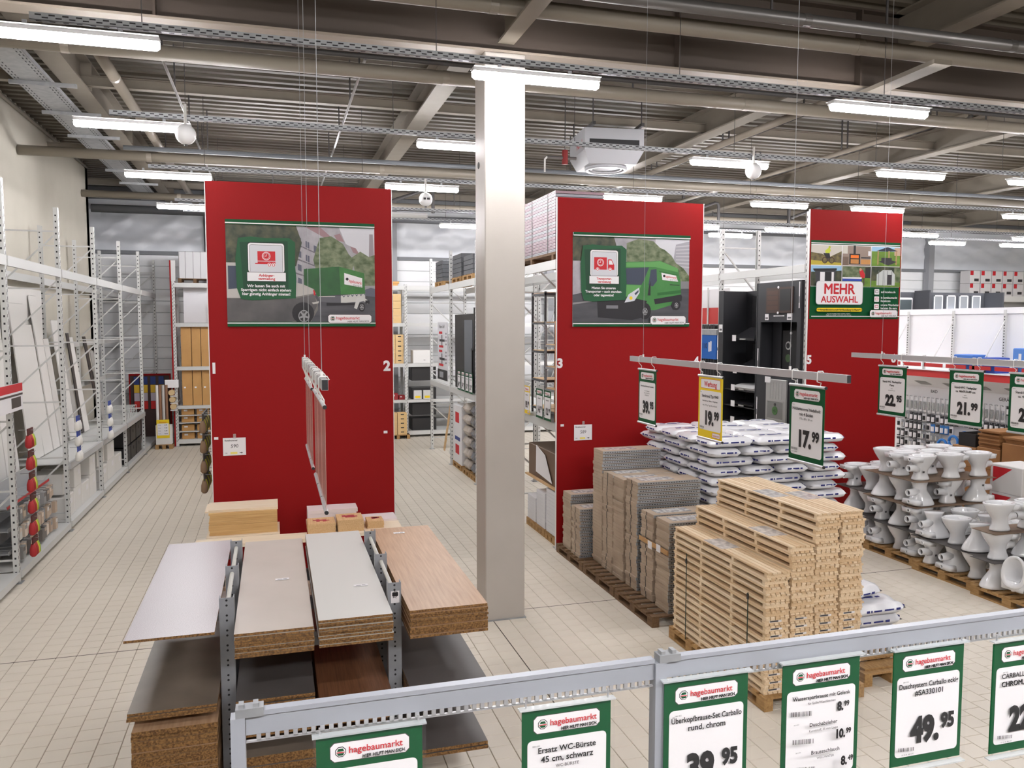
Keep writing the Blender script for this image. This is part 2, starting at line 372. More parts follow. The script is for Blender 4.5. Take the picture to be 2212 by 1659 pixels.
# lamps
EMIT = M('tube_light', (248, 245, 247), .4, emit=TUBE); HOUS = M('lamp_housing', (200, 200, 200), .5)
lh = MB()
prof = [(-.05, .035), (-.05, .0), (-.035, -.035), (0, -.05), (.035, -.035), (.05, 0), (.05, .035)]
lh.loft([[(x*s, p[0]*q, p[1]*q) for p in prof] for x, s, q in ((.0, 1, .55), (.03, 1, 1), (1.5, 1, 1), (1.53, 1, .55))], cap=(True, True))
lamp_d = lh.mesh('diffuser', EMIT, False); 
lamp_h = MB().box(.0, 1.53, -.058, .058, .036, .075).box(.0, 1.53, -.1, .1, .075, .08).mesh('housing', HOUS)  # wide top wing is added to hold light off the roof steel
lamp_c = MB().box(.3, .34, -.012, .012, .082, .1415).mesh('clip', GALV)
ROWS = {'nearest': (9.05, (-2.57, 2.21, 6.97, 11.75, 16.5, 21.3)), 'second': (12.75, (-2.61, 2.22, 7.0, 10.9, 14.03, 17.6, 22.0)), 'third': (16.8, (-2.61, 2.26, 6.97, 10.83, 13.64, 18.35, 23.0)),
        'fourth': (21.1, (-2.6, -.9, .8, 7.5, 9.3, 11.0, 14.1, 16.6, 18.9, 23.5, 26, 28.5)), 'rearmost': (22.95, (-.9, .8, 4.63, 8.1, 9.75, 11.4, 13.3, 17.6, 21.87, 25, 28))}  # tubes hidden behind the red panels are added to brighten the rear wall
ROWS2 = {'unseen row b': (1.4, (-2.57, 2.21, 6.97, 11.75)), 'unseen row c': (-2.5, (-2.57, 2.21, 6.97, 11.75))}
LAMPS = []
ROWW = {'a': 'near', 'b': 'middle', 'c': 'far'}
def lamp(x, y, label, z=6.7):
    t = thing('lamp', label, 'lamp', (x, y, z), group='ceiling light tubes')
    LAMPS.append(t); put('diffuser', lamp_d, t); put('housing', lamp_h, t); put('clip', lamp_c, t); put('clip', lamp_c, t, (.85, 0, 0))
for r, (y, xs) in ROWS.items():
    for k, x in enumerate(xs): lamp(x, y, 'glowing light tube, %s from the left in the %s row' % (ORD[k+1], r))
for k, x in enumerate((-1.2, 1.2, 3.6, 6.0)):  # unseen low row, added to brighten the foreground signs
    lamp(x, -.9, 'added unseen light tube brightening the foreground signs, %s from the left' % ORD[k+1], 5.4)
    MB().tube((x+.4, -.9, 5.5), (x+.4, -.9, 8.42), .006, 5).build('suspension_wire', DARKS, LAMPS[-1], (-x, .9, -5.4))
for r, (y, xs) in ROWS2.items():
    for k, x in enumerate(xs): lamp(x, y, 'ceiling light tube over the upper level, %s row, %s from the left' % (ROWW[r[-1]], ORD[k+1]) if y < 3 else 'light tube over the board rack, %s from the left' % ORD[k+1])
lamp_off = M('tube_off', (190, 190, 186), .4)
t = thing('lamp', 'unlit light tube beside the top of the first red panel', 'lamp', (2.4, 21.1, 6.7)); lm2 = lamp_d.copy(); lm2.materials[0] = lamp_off
put('diffuser', lm2, t); put('housing', lamp_h, t); put('clip', lamp_c, t)
# globes under the roof
def globe(x, y, z, label):
    t = thing('ceiling_globe', label, 'globe', (x, y, z), group='white globes under the lamps')
    rings = [[(.14*math.sin(a)*math.cos(b), .14*math.sin(a)*math.sin(b), -.14*math.cos(a)) for b in [2*PI*i/16 for i in range(16)]] for a in [.15+(PI-.3)*j/10 for j in range(11)]]
    MB().loft(rings).build('ball', M('globe_white', (228, 228, 228), .3), t, smooth=True)
    MB().tube((0, 0, .13), (0, 0, .42), .02, 8).build('stem', STEEL, t)
    MB().tube((0, 0, -.16), (0, 0, -.13), .025, 8).build('tip', DARKS, t)
    if x > 3 and x < 4: MB().box(-.07, -.02, -.143, -.135, -.02, .02).box(.0, .06, -.143, -.135, -.02, .02).build('mark', INK, t)
globe(-1.12, 12.35, 6.55, 'white globe hanging from the lamp on the left'); globe(3.06, 16.6, 6.45, 'white globe beside the first red panel top'); globe(8.15, 12.6, 6.58, 'white globe under the lamp on the right')
# air heater
t = thing('air_heater', 'grey box air heater with round outlet under the roof', 'air heater', (6.75, 15.9, 7.15), -.12)
HG = M('heater_grey', (180, 182, 186), .45); s = .62
h = MB().box(-s, s, -s, s, .25, .68)
h.loft([[(-s, -s, .25), (s, -s, .25), (s, s, .25), (-s, s, .25)], [(-s+.12, -s+.12, .0), (s-.12, -s+.12, .0), (s-.12, s-.12, .0), (-s+.12, s-.12, .0)]]); h.build('casing', HG, t)
MB().box(-.52, .52, -s-.006, -s+.01, .3, .46).build('intake_grille', BLACK, t)
ring = MB()
for r0, r1, z in ((.44, .38, -.05), (.34, .3, -.03)):
    ring.loft([[(r*math.cos(2*PI*i/28), r*math.sin(2*PI*i/28), zz) for i in range(28)] for r, zz in ((r0, 0), (r0, z), (r1, z), (r1, 0))], cap=(False, False))
ring.build('outlet_ring', HG, t, smooth=True); MB().tube((0, 0, -.004), (0, 0, .01), .37, 28).build('outlet', BLACK, t)
a = Art(.5, .2); a.text('Hoval', .5, .5, .7, INKR, .95, .02); a.build('lettering', t, (-s-.003, .05, .32), -PI/2)
for xx in (-.5, .5): MB().box(xx-.03, xx+.03, -.9, .9, .68, .74).build('support_bar', DARKS, t)
for xx, yy in ((-.5, -.8), (.5, -.8), (-.5, .8), (.5, .8)): MB().tube((xx, yy, .73), (xx, yy, 1.27), .012, 6).build('hanger', DARKS, t)
t = thing('valve_group', 'red valve pipework left of the air heater', 'valve', (5.85, 15.6, 7.1)); MB().tube((-.12, 0, .3), (-.12, 0, 1.32), .01, 6).build('hanger', DARKS, t)
MB().path([(-.5, 0, .15), (0, 0, .15), (.12, 0, .15)], .03, 8).build('pipe_stub', DUCT, t); MB().tube((-.12, 0, .02), (-.12, 0, .3), .06, 10).build('valve_body', M('valve_red', (130, 24, 24), .5), t)
MB().path([(-.5, 0, .15), (-.55, 0, .1), (-.55, 0, -.15)], .02, 8).build('drain', WHITE, t)
# ------------------------------------------------------------------ red end panels
def oct_poly(u0, v0, u1, v1, c, asp): return [(u0+c, v0), (u1-c, v0), (u1, v0+c*asp), (u1, v1-c*asp), (u1-c, v1), (u0+c, v1), (u0, v1-c*asp), (u0, v0+c*asp)]
BADGEL = M('badge_line', (70, 60, 62), .6)
def badge(a, u0, v0, u1, v1, line=.006):
    """shop badge: white plate with cut corners, octagonal mark, name and slogan"""
    asp = a.W/a.H; w, h = u1-u0, v1-v0; c = h/asp*.2
    a.poly(oct_poly(u0-line, v0-line*asp, u1+line, v1+line*asp, c, asp), BADGEL); a.poly(oct_poly(u0, v0, u1, v1, c, asp), CARD)
    r = h/asp*.30; cu, cv = u0+h/asp*.52, v0+h*.48
    O = lambda q: [(cu+q*math.cos(PI/8+PI/4*i), cv+q*asp*math.sin(PI/8+PI/4*i)) for i in range(8)]
    a.poly(O(r), INK); a.poly(O(r*.86), CARD)
    a.poly([(cu-r*.62, cv-r*.12*asp), (cu+r*.62, cv-r*.12*asp), (cu+r*.4, cv-r*.6*asp), (cu-r*.4, cv-r*.6*asp)], GREEN)
    a.poly([(cu-r*.62, cv+r*.2*asp), (cu+r*.62, cv+r*.2*asp), (cu+r*.4, cv+r*.6*asp), (cu-r*.4, cv+r*.6*asp)], GREEN)
    a.poly([(cu-r*.7, cv-r*.04*asp), (cu+r*.7, cv-r*.04*asp), (cu+r*.7, cv+r*.12*asp), (cu-r*.7, cv+r*.12*asp)], INKR)
    tu = u0+h/asp*.95
    a.text('hagebaumarkt', tu, v0+h*.40, h*.36, INKR, u1-tu-w*.04, .012, 'l')
    a.text('HIER HILFT MAN SICH.', u1-w*.05, v0+h*.78, h*.19, INK, (u1-tu)*.72, .008, 'r', .12, .02)
PLIST = [(-.925, 1.825, '1', '2', 'left-hand'), (4.61, 7.35, '3', '4', 'middle'), (9.57, 11.64, '5', '6', 'right-hand')]
for xa, xb, na, nb, wh in PLIST:
    t = thing('end_panel', 'tall red %s end panel bearing the number %s' % (wh, na), 'panel', (xa, 12.9, 0), group='red rack end panels')
    W = xb-xa
    MB().box(0, W, 0, .03, 0, 6.02).build('board', RED, t)
    MB().box(-.012, 0, -.003, .033, 0, 6.02).box(W, W+.012, -.003, .033, 0, 6.02).build('edge_strip', WHITE, t)
    for ch, x in ((na, .055), (nb, W-.095)):
        a = Art(.12, .2); a.text(ch, .5, .5, .78, CARD, .95, .045); a.build('numeral', t, (x-.06, -.001, 3.14))
    for x in ((.06, W-.13) if na == '1' else (.1,)):
        MB().box(x-.03, x+.03, -.006, -.001, 2.15, 2.19).build('tag', CARD, t)
def notice(x, num, label):
    t = thing('notice', label, 'notice', (x, 12.885, 1.9)); a = Art(.33, .27)
    MB().box(0, .33, .002, .006, 0, .27).build('sheet', CARD, t)
    a.text('Regalnummer', .08, .14, .09, INK, .6, .02, 'l'); a.text(num, .5, .46, .2, INK, .4, .0, 'c', .1, .03)
    a.rect(.32, .8, .62, .92, M('highlighter', (240, 224, 120), .6)); a.poly([(.72, .84), (.8, .84), (.8, .8), (.86, .86), (.8, .92), (.8, .88), (.72, .88)], INK); a.text('OG', .13, .86, .07, INK, .1)
    a.build('print', t, (0, .002, 0)); MB().box(.15, .19, -.004, .002, .26, .33).build('tape', FILM, t)
notice(-.77, '590', 'white sheet reading 590 on the left-hand red panel'); notice(4.925, '589', 'white sheet reading 589 on the middle red panel')

# posters: flat prints
SKY = C((206, 206, 212)); ROAD = M('print_road', (62, 62, 68), .5, 0, (1.6, .3, .8), (84, 84, 90), stretch=(1, 1, 6))
TREE = M('print_tree', (66, 84, 48), .5, 0, (9, .35, .65), (126, 134, 104), stretch=(1, 1, 1.3), detail=8)
TREED = M('print_tree_dark', (30, 44, 30), .5, 0, (7, .35, .7), (84, 84, 58), detail=8)
HOUSE = M('print_house', (176, 172, 178), .5, 0, (6, .3, .7), (150, 146, 152)); ROOF = C((150, 120, 124)); WIN = C((92, 94, 108)); CARG = M('print_car', (122, 116, 112), .4, 0, (2, .3, .7), (92, 88, 86)); CARL = C((182, 178, 174)); TYRE = C((30, 29, 33)); RIM = C((150, 150, 152)); GLASS = C((58, 66, 84)); DKG = C((52, 50, 54))
PG = C((18, 84, 48)); PG2 = C((10, 64, 38)); TG1 = M('print_tarp', (32, 92, 40), .5, 0, (5, .3, .7), (22, 74, 32)); TG2 = M('print_tarp_light', (60, 124, 56), .5, 0, (6, .3, .7), (42, 104, 40)); VANL = C((92, 156, 84)); VAN = M('print_van', (50, 116, 54), .5, 0, (2, .3, .7), (68, 134, 66)); VAND = C((36, 100, 44)); BUMP = C((34, 33, 38))
def poster(x0, x1, z0, z1, label):
    t = thing('poster', label, 'poster', (x0, 12.893, z0)); W, H = x1-x0, z1-z0
    MB().box(0, W, 0, .006, 0, H).build('sheet', GREEN, t)
    return t, W, H
def bands(a):
    a.rect(0, 0, 1, .045, GREEN); a.rect(0, .028, 1, .038, CARD); a.rect(0, .955, 1, 1, GREEN); a.rect(0, .962, 1, .972, CARD)
def wheel(a, u, v, r, sx=1.0):
    k = a.W/a.H
    E = lambda q: [(u+q*sx*math.cos(2*PI*i/20), v+q*k*math.sin(2*PI*i/20)) for i in range(20)]
    a.poly(E(r), TYRE); a.poly(E(r*.68), RIM); a.poly(E(r*.58), DKG)
    for i in range(5):
        b = 2*PI*i/5+.3; c, s = math.cos(b), math.sin(b); q = r*.62
        a.poly([(u-.12*r*s*sx, v+.12*r*c*k), (u+q*c*sx-.1*r*s*sx, v+(q*s+.1*r*c)*k), (u+q*c*sx+.1*r*s*sx, v+(q*s-.1*r*c)*k), (u+.12*r*s*sx, v-.12*r*c*k)], RIM)
    a.poly(E(r*.16), RIM)
def rent_box(a, u0, v0, u1, v1, name1, name2, lines, kind):
    """green brushed field with a framed pictogram, caption and text"""
    a.poly([(u0+.02, v0+.01), (u0+.1, v0-.005), (u0+.2, v0+.006), (u1-.04, v0), (u1, v0+.04), (u1-.004, v0+.25), (u1+.003, v1-.2), (u1-.003, v1-.01), (u0+.1, v1+.012), (u0+.03, v1), (u0+.006, v1-.1), (u0, v0+.2)], PG)
    a.poly([(u0+.03, v0+.05), (u1-.05, v0+.03), (u1-.05, v1-.1), (u0+.05, v1-.06)], PG2)
    w = u1-u0; fu0, fu1 = u0+w*.22, u1-w*.2; fv0, fv1 = v0+.06, v0+.33
    a.rect(fu0-.008, fv0-.012, fu1+.008, fv1, INK, .02); a.rect(fu0-.004, fv0-.006, fu1+.004, fv1, CARD, .018); a.rect(fu0+.006, fv0+.01, fu1-.006, fv1, INK, .012); a.rect(fu0+.008, fv0+.013, fu1-.008, fv1, C((206, 206, 212)), .01)
    cx, pw = (fu0+fu1)/2, (fu1-fu0); k = a.W/a.H
    if kind == 'trailer':
        a.rect(cx-pw*.25, fv0+.07, cx+pw*.26, fv0+.16, INKR); a.rect(cx-pw*.25, fv0+.166, cx+pw*.26, fv0+.19, INKR); a.rect(cx-pw*.32, fv0+.182, cx+pw*.26, fv0+.19, INKR)
        cu, cv = cx, fv0+.115; ws = ((cx+.02), (cx+.047))
    else:
        a.rect(cx-pw*.38, fv0+.07, cx+pw*.1, fv0+.2, INKR); a.poly([(cx+pw*.14, fv0+.09), (cx+pw*.28, fv0+.09), (cx+pw*.38, fv0+.15), (cx+pw*.38, fv0+.2), (cx+pw*.14, fv0+.2)], INKR); a.poly([(cx+pw*.18, fv0+.1), (cx+pw*.27, fv0+.1), (cx+pw*.34, fv0+.145), (cx+pw*.18, fv0+.145)], CARD)
        cu, cv = cx-pw*.14, fv0+.125; ws = ((cx-pw*.25), (cx+pw*.22))
    for r, m in ((.028, CARD), (.024, INKR), (.02, CARD), (.018, INKR)): a.disc(cu, cv, r, m)
    a.rect(cu-.001, cv-.02, cu+.002, cv, CARD); a.rect(cu-.012, cv-.002, cu+.002, cv+.002, CARD)
    for q in ws: a.disc(q, fv0+.197, .014, CARD); a.disc(q, fv0+.197, .011, INKR); a.disc(q, fv0+.197, .007, CARD)
    a.rect(fu0-.014, fv1-.004, fu1+.014, fv1+.085, INK); a.rect(fu0-.012, fv1, fu1+.012, fv1+.08, CARD)
    a.text(name1, cx, fv1+.026, .024, INKR, pw*.9, .03); a.text(name2, cx, fv1+.058, .024, INKR, pw*.95, .03)
    for i, l in enumerate(lines): a.text(l, (u0+u1)/2, fv1+.125+i*.038, .026, CARD, w*.88, .03)
t, W, H = poster(-.657, 1.553, 3.862, 5.463, 'large poster of a car pulling a green trailer on the left-hand red panel')
a = Art(W, H); a.rect(0, 0, 1, 1, SKY)
a.poly([(.35, .03), (.75, .03), (.8, .2), (.86, .24), (.9, .32), (1, .42), (1, .75), (.35, .75)], HOUSE); a.poly([(.5, .03), (.62, .04), (.72, .16), (.66, .15)], ROOF); a.poly([(.72, .12), (.76, .1), (.79, .18), (.74, .17)], ROOF); a.poly([(.83, .22), (.87, .24), (.9, .31), (.85, .28)], ROOF); a.poly([(.965, .1), (.99, .1), (1, .42), (.96, .34)], C((150, 142, 148)))
for i in range(4):
    for j in range(3):
        u, v = .47+j*.055, .14+i*.13+j*.04; a.poly([(u, v), (u+.025, v+.015), (u+.025, v+.075), (u, v+.06)], WIN)
for i in range(3): a.poly([(.45, .2+i*.14), (.66, .33+i*.12), (.66, .34+i*.12), (.45, .215+i*.14)], C((110, 106, 112)))
a.poly([(0, .03), (.46, .03), (.5, .2), (.46, .42), (.36, .5), (0, .52)], TREED); a.poly([(.62, .15), (.7, .13), (.78, .2), (.82, .3), (.86, .36), (.83, .52), (.7, .55), (.6, .5), (.575, .36), (.6, .24)], TREE); a.poly([(.84, .33), (.9, .27), (.96, .32), (1, .3), (1, .62), (.88, .6)], TREE)
a.poly([(0, .62), (1, .6), (1, .96), (0, .96)], C((150, 148, 150))); a.poly([(0, .72), (1, .66), (1, .96), (0, .96)], ROAD)
a.poly([(.93, .64), (.97, .62), (1, .63), (1, .71), (.93, .7)], WIN)
a.poly([(0, .4), (.1, .4), (.3, .42), (.46, .58), (.575, .62), (.585, .72), (.6, .76), (.6, .84), (.55, .96), (0, .96)], CARG); a.poly([(0, .4), (.1, .4), (.3, .42), (.46, .58), (.575, .62), (.58, .68), (.4, .73), (0, .73)], CARL); a.poly([(.01, .43), (.12, .43), (.14, .63), (.01, .65)], GLASS); a.poly([(.16, .43), (.28, .45), (.4, .6), (.16, .62)], GLASS)
a.poly([(0, .735), (.44, .735), (.58, .69), (.595, .8), (.56, .9), (.42, .955), (0, .955)], M('print_car_dark', (92, 88, 88), .4, 0, (2, .3, .7), (62, 60, 62))); a.rect(.11, .725, .16, .735, CARL); a.poly([(.57, .64), (.585, .66), (.585, .7), (.575, .7)], INKR); a.poly([(.56, .77), (.61, .755), (.605, .775), (.57, .785)], CARL)
a.disc(.5, .87, .075, BUMP); wheel(a, .505, .9, .062, .9)
a.poly([(.595, .7), (.76, .7), (.93, .67), (.93, .77), (.76, .78), (.62, .76)], C((94, 94, 100))); a.poly([(.76, .7), (.93, .67), (.93, .75), (.76, .775)], C((196, 196, 192))); a.rect(.61, .705, .72, .715, CARL)
a.poly([(.51, .45), (.75, .42), (.76, .69), (.6, .71), (.575, .64), (.51, .6)], TG1); a.poly([(.75, .42), (.925, .48), (.93, .68), (.76, .69)], TG2)
for i in range(6): a.poly([(.765+i*.03, .69-i*.004), (.78+i*.03, .72-i*.004), (.795+i*.03, .69-i*.004), (.78+i*.03, .705-i*.004)], WIN)
a.poly([(.66, .77), (.86, .77), (.86, .79), (.66, .8)], BUMP); a.poly([(.87, .72), (.91, .71), (.945, .74), (.945, .78), (.92, .75), (.89, .76), (.87, .83), (.85, .82)], C((200, 200, 198))); wheel(a, .905, .81, .032, .7); a.rect(.93, .745, .96, .775, BUMP)
a.poly([(.785, .48), (.91, .53), (.91, .62), (.785, .59)], CARD); a.disc(.805, .54, .01, INK); a.text('hagebaumarkt', .862, .565, .03, INKR, .09, .012, rot=-.2); a.text('HIER HILFT MAN SICH', .875, .603, .014, INK, .06, 0, rot=-.2)
a.build('picture', t); a = Art(W, H, .026); rent_box(a, .06, .16, .455, .74, 'Anhänger-', 'vermietung', ['Wir lassen Sie auch mit', 'Sperrigem nicht einfach stehen:', 'hier günstig Anhänger mieten!'], 'trailer'); bands(a); a.build('caption', t)
a = Art(W, H, .045); badge(a, .67, .885, .97, .965, .003); a.build('badge', t)

t, W, H = poster(4.885, 7.08, 3.855, 5.45, 'large poster of a green van on the middle red panel')
a = Art(W, H); a.rect(0, 0, 1, 1, SKY); a.poly([(.34, .03), (.7, .03), (.7, .2), (.45, .3), (.34, .2)], HOUSE); a.poly([(.88, .1), (1, .06), (1, .45), (.9, .36), (.86, .26)], C((160, 158, 166)))
for i in range(7): a.poly([(.88, .12+i*.035), (1, .1+i*.04), (1, .115+i*.04), (.88, .13+i*.035)], C((186, 184, 190)))
a.poly([(0, .03), (.34, .03), (.37, .16), (.33, .3), (0, .34)], TREED); a.poly([(.45, .1), (.55, .05), (.68, .07), (.74, .14), (.78, .16), (.84, .22), (.88, .3), (.95, .36), (1, .44), (1, .6), (.45, .36)], TREE)
a.poly([(0, .3), (.1, .3), (.12, .62), (0, .66)], HOUSE); a.poly([(.92, .5), (1, .5), (1, .66), (.92, .66)], C((124, 122, 126))); a.poly([(0, .66), (.2, .6), (1, .58), (1, .96), (0, .96)], ROAD); a.poly([(0, .745), (.22, .71), (.22, .72), (0, .765)], C((140, 138, 140)))
a.poly([(.34, .32), (.45, .3), (.66, .29), (.74, .28), (.9, .36), (.925, .5), (.93, .66), (.9, .74), (.7, .82), (.6, .82), (.36, .7), (.34, .5)], VAN)
a.poly([(.44, .31), (.66, .295), (.74, .285), (.9, .36), (.9, .4), (.7, .35), (.655, .35), (.44, .355)], VANL); a.poly([(.4, .37), (.645, .355), (.6, .5), (.58, .545), (.4, .54)], GLASS); a.poly([(.4, .545), (.58, .55), (.54, .65), (.4, .68)], VANL)
a.poly([(.66, .38), (.71, .37), (.715, .5), (.68, .56), (.64, .55)], GLASS); a.poly([(.66, .5), (.645, .56), (.635, .66), (.66, .66)], BUMP); a.poly([(.735, .39), (.9, .43), (.9, .437), (.735, .4)], VAND); a.poly([(.72, .63), (.93, .595), (.93, .63), (.72, .66)], VAND); a.poly([(.69, .7), (.93, .645), (.94, .67), (.935, .72), (.87, .72), (.7, .755)], BUMP); a.poly([(.83, .535), (.915, .54), (.915, .548), (.83, .543)], BUMP)
a.poly([(.2, .675), (.44, .68), (.55, .7), (.63, .72), (.6, .8), (.59, .9), (.5, .93), (.21, .9)], BUMP); a.poly([(.435, .74), (.47, .65), (.56, .575), (.565, .63), (.52, .72)], C((206, 208, 214))); a.disc(.49, .69, .014, YEL); a.poly([(.52, .64), (.555, .6), (.555, .625), (.53, .66)], GLASS); a.rect(.28, .77, .38, .805, C((120, 120, 126)))
a.disc(.61, .83, .055, BUMP, sy=1.2); wheel(a, .613, .835, .043, .75); a.disc(.885, .76, .04, BUMP, sy=1.1); wheel(a, .888, .765, .032, .75)
a.poly([(.75, .41), (.88, .44), (.9, .505), (.76, .49)], CARD); a.disc(.775, .445, .01, INK); a.text('hagebaumarkt', .835, .455, .026, INKR, .1, .012, rot=-.1); a.text('HIER HILFT MAN SICH', .86, .487, .012, INK, .07, 0)
a.build('picture', t); a = Art(W, H, .026); rent_box(a, .06, .13, .445, .72, 'Transporter-', 'vermietung', ['Mieten Sie unseren', 'Transporter – auch stunden-', 'oder tageweise!'], 'van'); bands(a); a.build('caption', t)
a = Art(W, H, .045); badge(a, .655, .885, .965, .975, .003); a.build('badge', t)

t, W, H = poster(9.6, 11.605, 3.995, 5.455, 'poster with six photographs and red words MEHR AUSWAHL on the right-hand red panel')
a = Art(W, H); a.rect(0, 0, 1, 1, GREEN); a.rect(0, 0, 1, .05, GREEN); a.rect(0, .03, 1, .04, CARD); a.rect(0, .05, 1, .585, CARD)
GR = M('print_grass', (116, 150, 50), .5, 0, (8, .3, .7), (86, 120, 40)); SKB = C((150, 190, 220)); RK = M('print_rock', (70, 62, 48), .5, 0, (9, .35, .65), (130, 116, 66), detail=8)
a.rect(0, .06, .335, .31, C((206, 200, 190))); a.poly([(0, .15), (.12, .17), (.2, .21), (.335, .13), (.335, .31), (0, .31)], RK); a.poly([(0, .25), (.335, .28), (.335, .31), (0, .31)], C((190, 170, 60)))
a.disc(.2, .085, .012, C((190, 200, 60))); a.poly([(.15, .13), (.19, .09), (.215, .12), (.2, .16), (.16, .17)], C((196, 206, 60))); a.poly([(.13, .16), (.2, .16), (.21, .22), (.17, .23)], BLACK)
for u in (.15, .225): a.disc(u, .25, .03, C((60, 30, 26))); a.disc(u, .25, .023, RK)
a.rect(.345, .06, .66, .31, C((150, 132, 122))); a.rect(.345, .06, .4, .16, C((210, 206, 196))); a.rect(.465, .055, .49, .16, BLACK); a.rect(.42, .16, .54, .29, BLACK); a.rect(.435, .175, .525, .215, C((236, 120, 30))); a.rect(.435, .23, .525, .285, C((190, 130, 70))); a.rect(.55, .23, .66, .29, C((196, 140, 80))); a.rect(.55, .2, .66, .215, DKG); a.rect(.63, .12, .658, .18, CARD); a.rect(.345, .2, .41, .31, C((116, 96, 84)))
a.rect(.67, .06, 1, .31, SKB); a.rect(.67, .12, 1, .31, GR); a.rect(.93, .07, 1, .17, C((190, 160, 140))); a.poly([(.72, .115), (.85, .06), (.97, .11), (.85, .12)], C((40, 44, 62)))
for u in (.735, .86, .945): a.rect(u, .11, u+.014, .29, C((176, 140, 100)))
a.poly([(.75, .25), (.86, .22), (.96, .25), (.86, .3)], DKG); a.rect(.78, .2, .9, .24, DKG)
a.rect(0, .32, .335, .58, SKB); a.poly([(0, .4), (.335, .38), (.335, .58), (0, .58)], TREED); a.poly([(.04, .37), (.27, .36), (.26, .58), (.06, .58)], C((58, 58, 64))); a.rect(.1, .4, .15, .56, CARD); a.rect(.16, .4, .22, .58, BLACK); a.rect(.225, .4, .25, .56, CARD); a.poly([(.02, .36), (.28, .35), (.28, .38), (.03, .39)], BLACK)
a.rect(.345, .32, .66, .58, TREE); a.rect(.345, .46, .66, .58, GR); a.rect(.6, .33, .66, .47, C((40, 36, 34))); a.poly([(.53, .38), (.57, .36), (.6, .43), (.59, .48), (.55, .46)], INKR); a.disc(.545, .36, .014, C((196, 150, 120))); a.rect(.555, .47, .568, .56, C((70, 50, 44))); a.rect(.58, .47, .592, .56, C((70, 50, 44))); a.rect(.345, .48, .56, .51, C((40, 70, 170))); a.rect(.345, .46, .56, .48, CARD)
a.rect(.67, .32, 1, .58, TREED); a.rect(.67, .5, 1, .58, GR); a.rect(.93, .33, 1, .52, TREE); a.poly([(.73, .42), (.8, .36), (.9, .36), (.94, .42), (.94, .56), (.73, .56)], C((196, 200, 198)))
for i in range(4): a.rect(.75+i*.05, .37, .756+i*.05, .56, C((120, 124, 124)))
a.rect(.85, .42, .9, .55, DKG)
a.build('pictures', t); a = Art(W, H, .04)
a.rect(.05, .515, .57, .815, C((196, 196, 200)), .03); a.rect(.055, .52, .565, .81, CARD, .03); a.text('MEHR', .31, .61, .13, INKR, .43, .03); a.text('AUSWAHL', .31, .745, .085, INKR, .43, .022)
for i, (l1, l2) in enumerate((('auf hagebau.de', None), ('in hagebaumarkt', 'Katalogen'), ('unsere Mitarbeiter', 'beraten Sie gern'))):
    v = .645+i*.095; a.rect(.7, v-.035, .755, v+.035, CARD, .006); a.rect(.71, v-.018, .745, v+.015, INKR if i else DKG); a.rect(.714, v-.012, .741, v+.009, CARD)
    a.text(l1, .775, v-(.02 if l2 else 0), .028, CARD, .21, .02, 'l')
    if l2: a.text(l2, .775, v+.022, .028, CARD, .21, .02, 'l')
a.rect(.055, .858, .565, .905, YEL, .02); a.text('! Versandkostenvorteile bei Bestellung im Markt*', .31, .881, .026, INK, .46, .01); a.text('*nur auf vorrätige Artikel, im Markt erhältlich', .3, .93, .014, CARD, .44); a.text('Abgabe nur solange Vorrat reicht, siehe Aushang', .3, .947, .014, CARD, .44); a.rect(0, .962, 1, .97, CARD)
a.build('lettering', t); a = Art(W, H, .05); badge(a, .655, .885, .97, .975, .003); a.build('badge', t)

# ------------------------------------------------------------------ price signs
def barcode(a, u, v, w, h):
    r = random.Random(int(u*1000+v*77)); x = u
    while x < u+w: q = r.choice((.004, .006, .009)); a.rect(x, v, min(x+q, u+w), v+h, INK); x += q+r.choice((.005, .008, .011))
def price(a, u, v, h, p, mx):
    e, c = p; a.text(e+'.', u+mx*.68, v, h, INK, mx*.66, .055, 'r', xs=.8); a.text(c, u+mx*.70, v-h*.22, h*.6, INK, mx*.33, .05, 'l', xs=.8)
def sign_art(parent, W, H, head, lines, pr, field=GREEN, y0=0.0, thick=.003):
    MB().box(0, W, .0, thick, 0, H).build('sheet', field, parent)
    a = Art(W, H, y0)
    if head: a.rect(.09, .035, .91, .19, INKR, .03); a.rect(.1, .04, .9, .185, CARD, .028); a.text(head, .5, .115, .085, INKR, .68, .03, xs=.85)
    else: badge(a, .13, .045, .87, .175)
    a.build('badge', parent)
    a = Art(W, H, y0); a.rect(.06, .225, .95, .925 if not head else .87, CARD, .05)
    if head: a.rect(.6, .89, .93, .97, INKR, .02); a.rect(.61, .895, .92, .965, CARD, .02); a.text('hagebaumarkt', .765, .93, .03, INKR, .26, .01)
    a.build('card', parent); a = Art(W, H, y0+.003)
    for (s, u, v, h, b) in lines: a.text(s, u, v, h, INK, .84, b)
    if pr: price(a, .08, .66 if head else .69, .215, pr, .86); barcode(a, .09, .81 if head else .83, .2, .032); a.text('25.10.18  5801202', .2, .855 if head else .885, .012, INK, .3)
    a.text('5801202', .14, .25, .012, INK, .12); a.build('lettering', parent)
ALU = M('aluminium', (196, 197, 200), .35, .5)
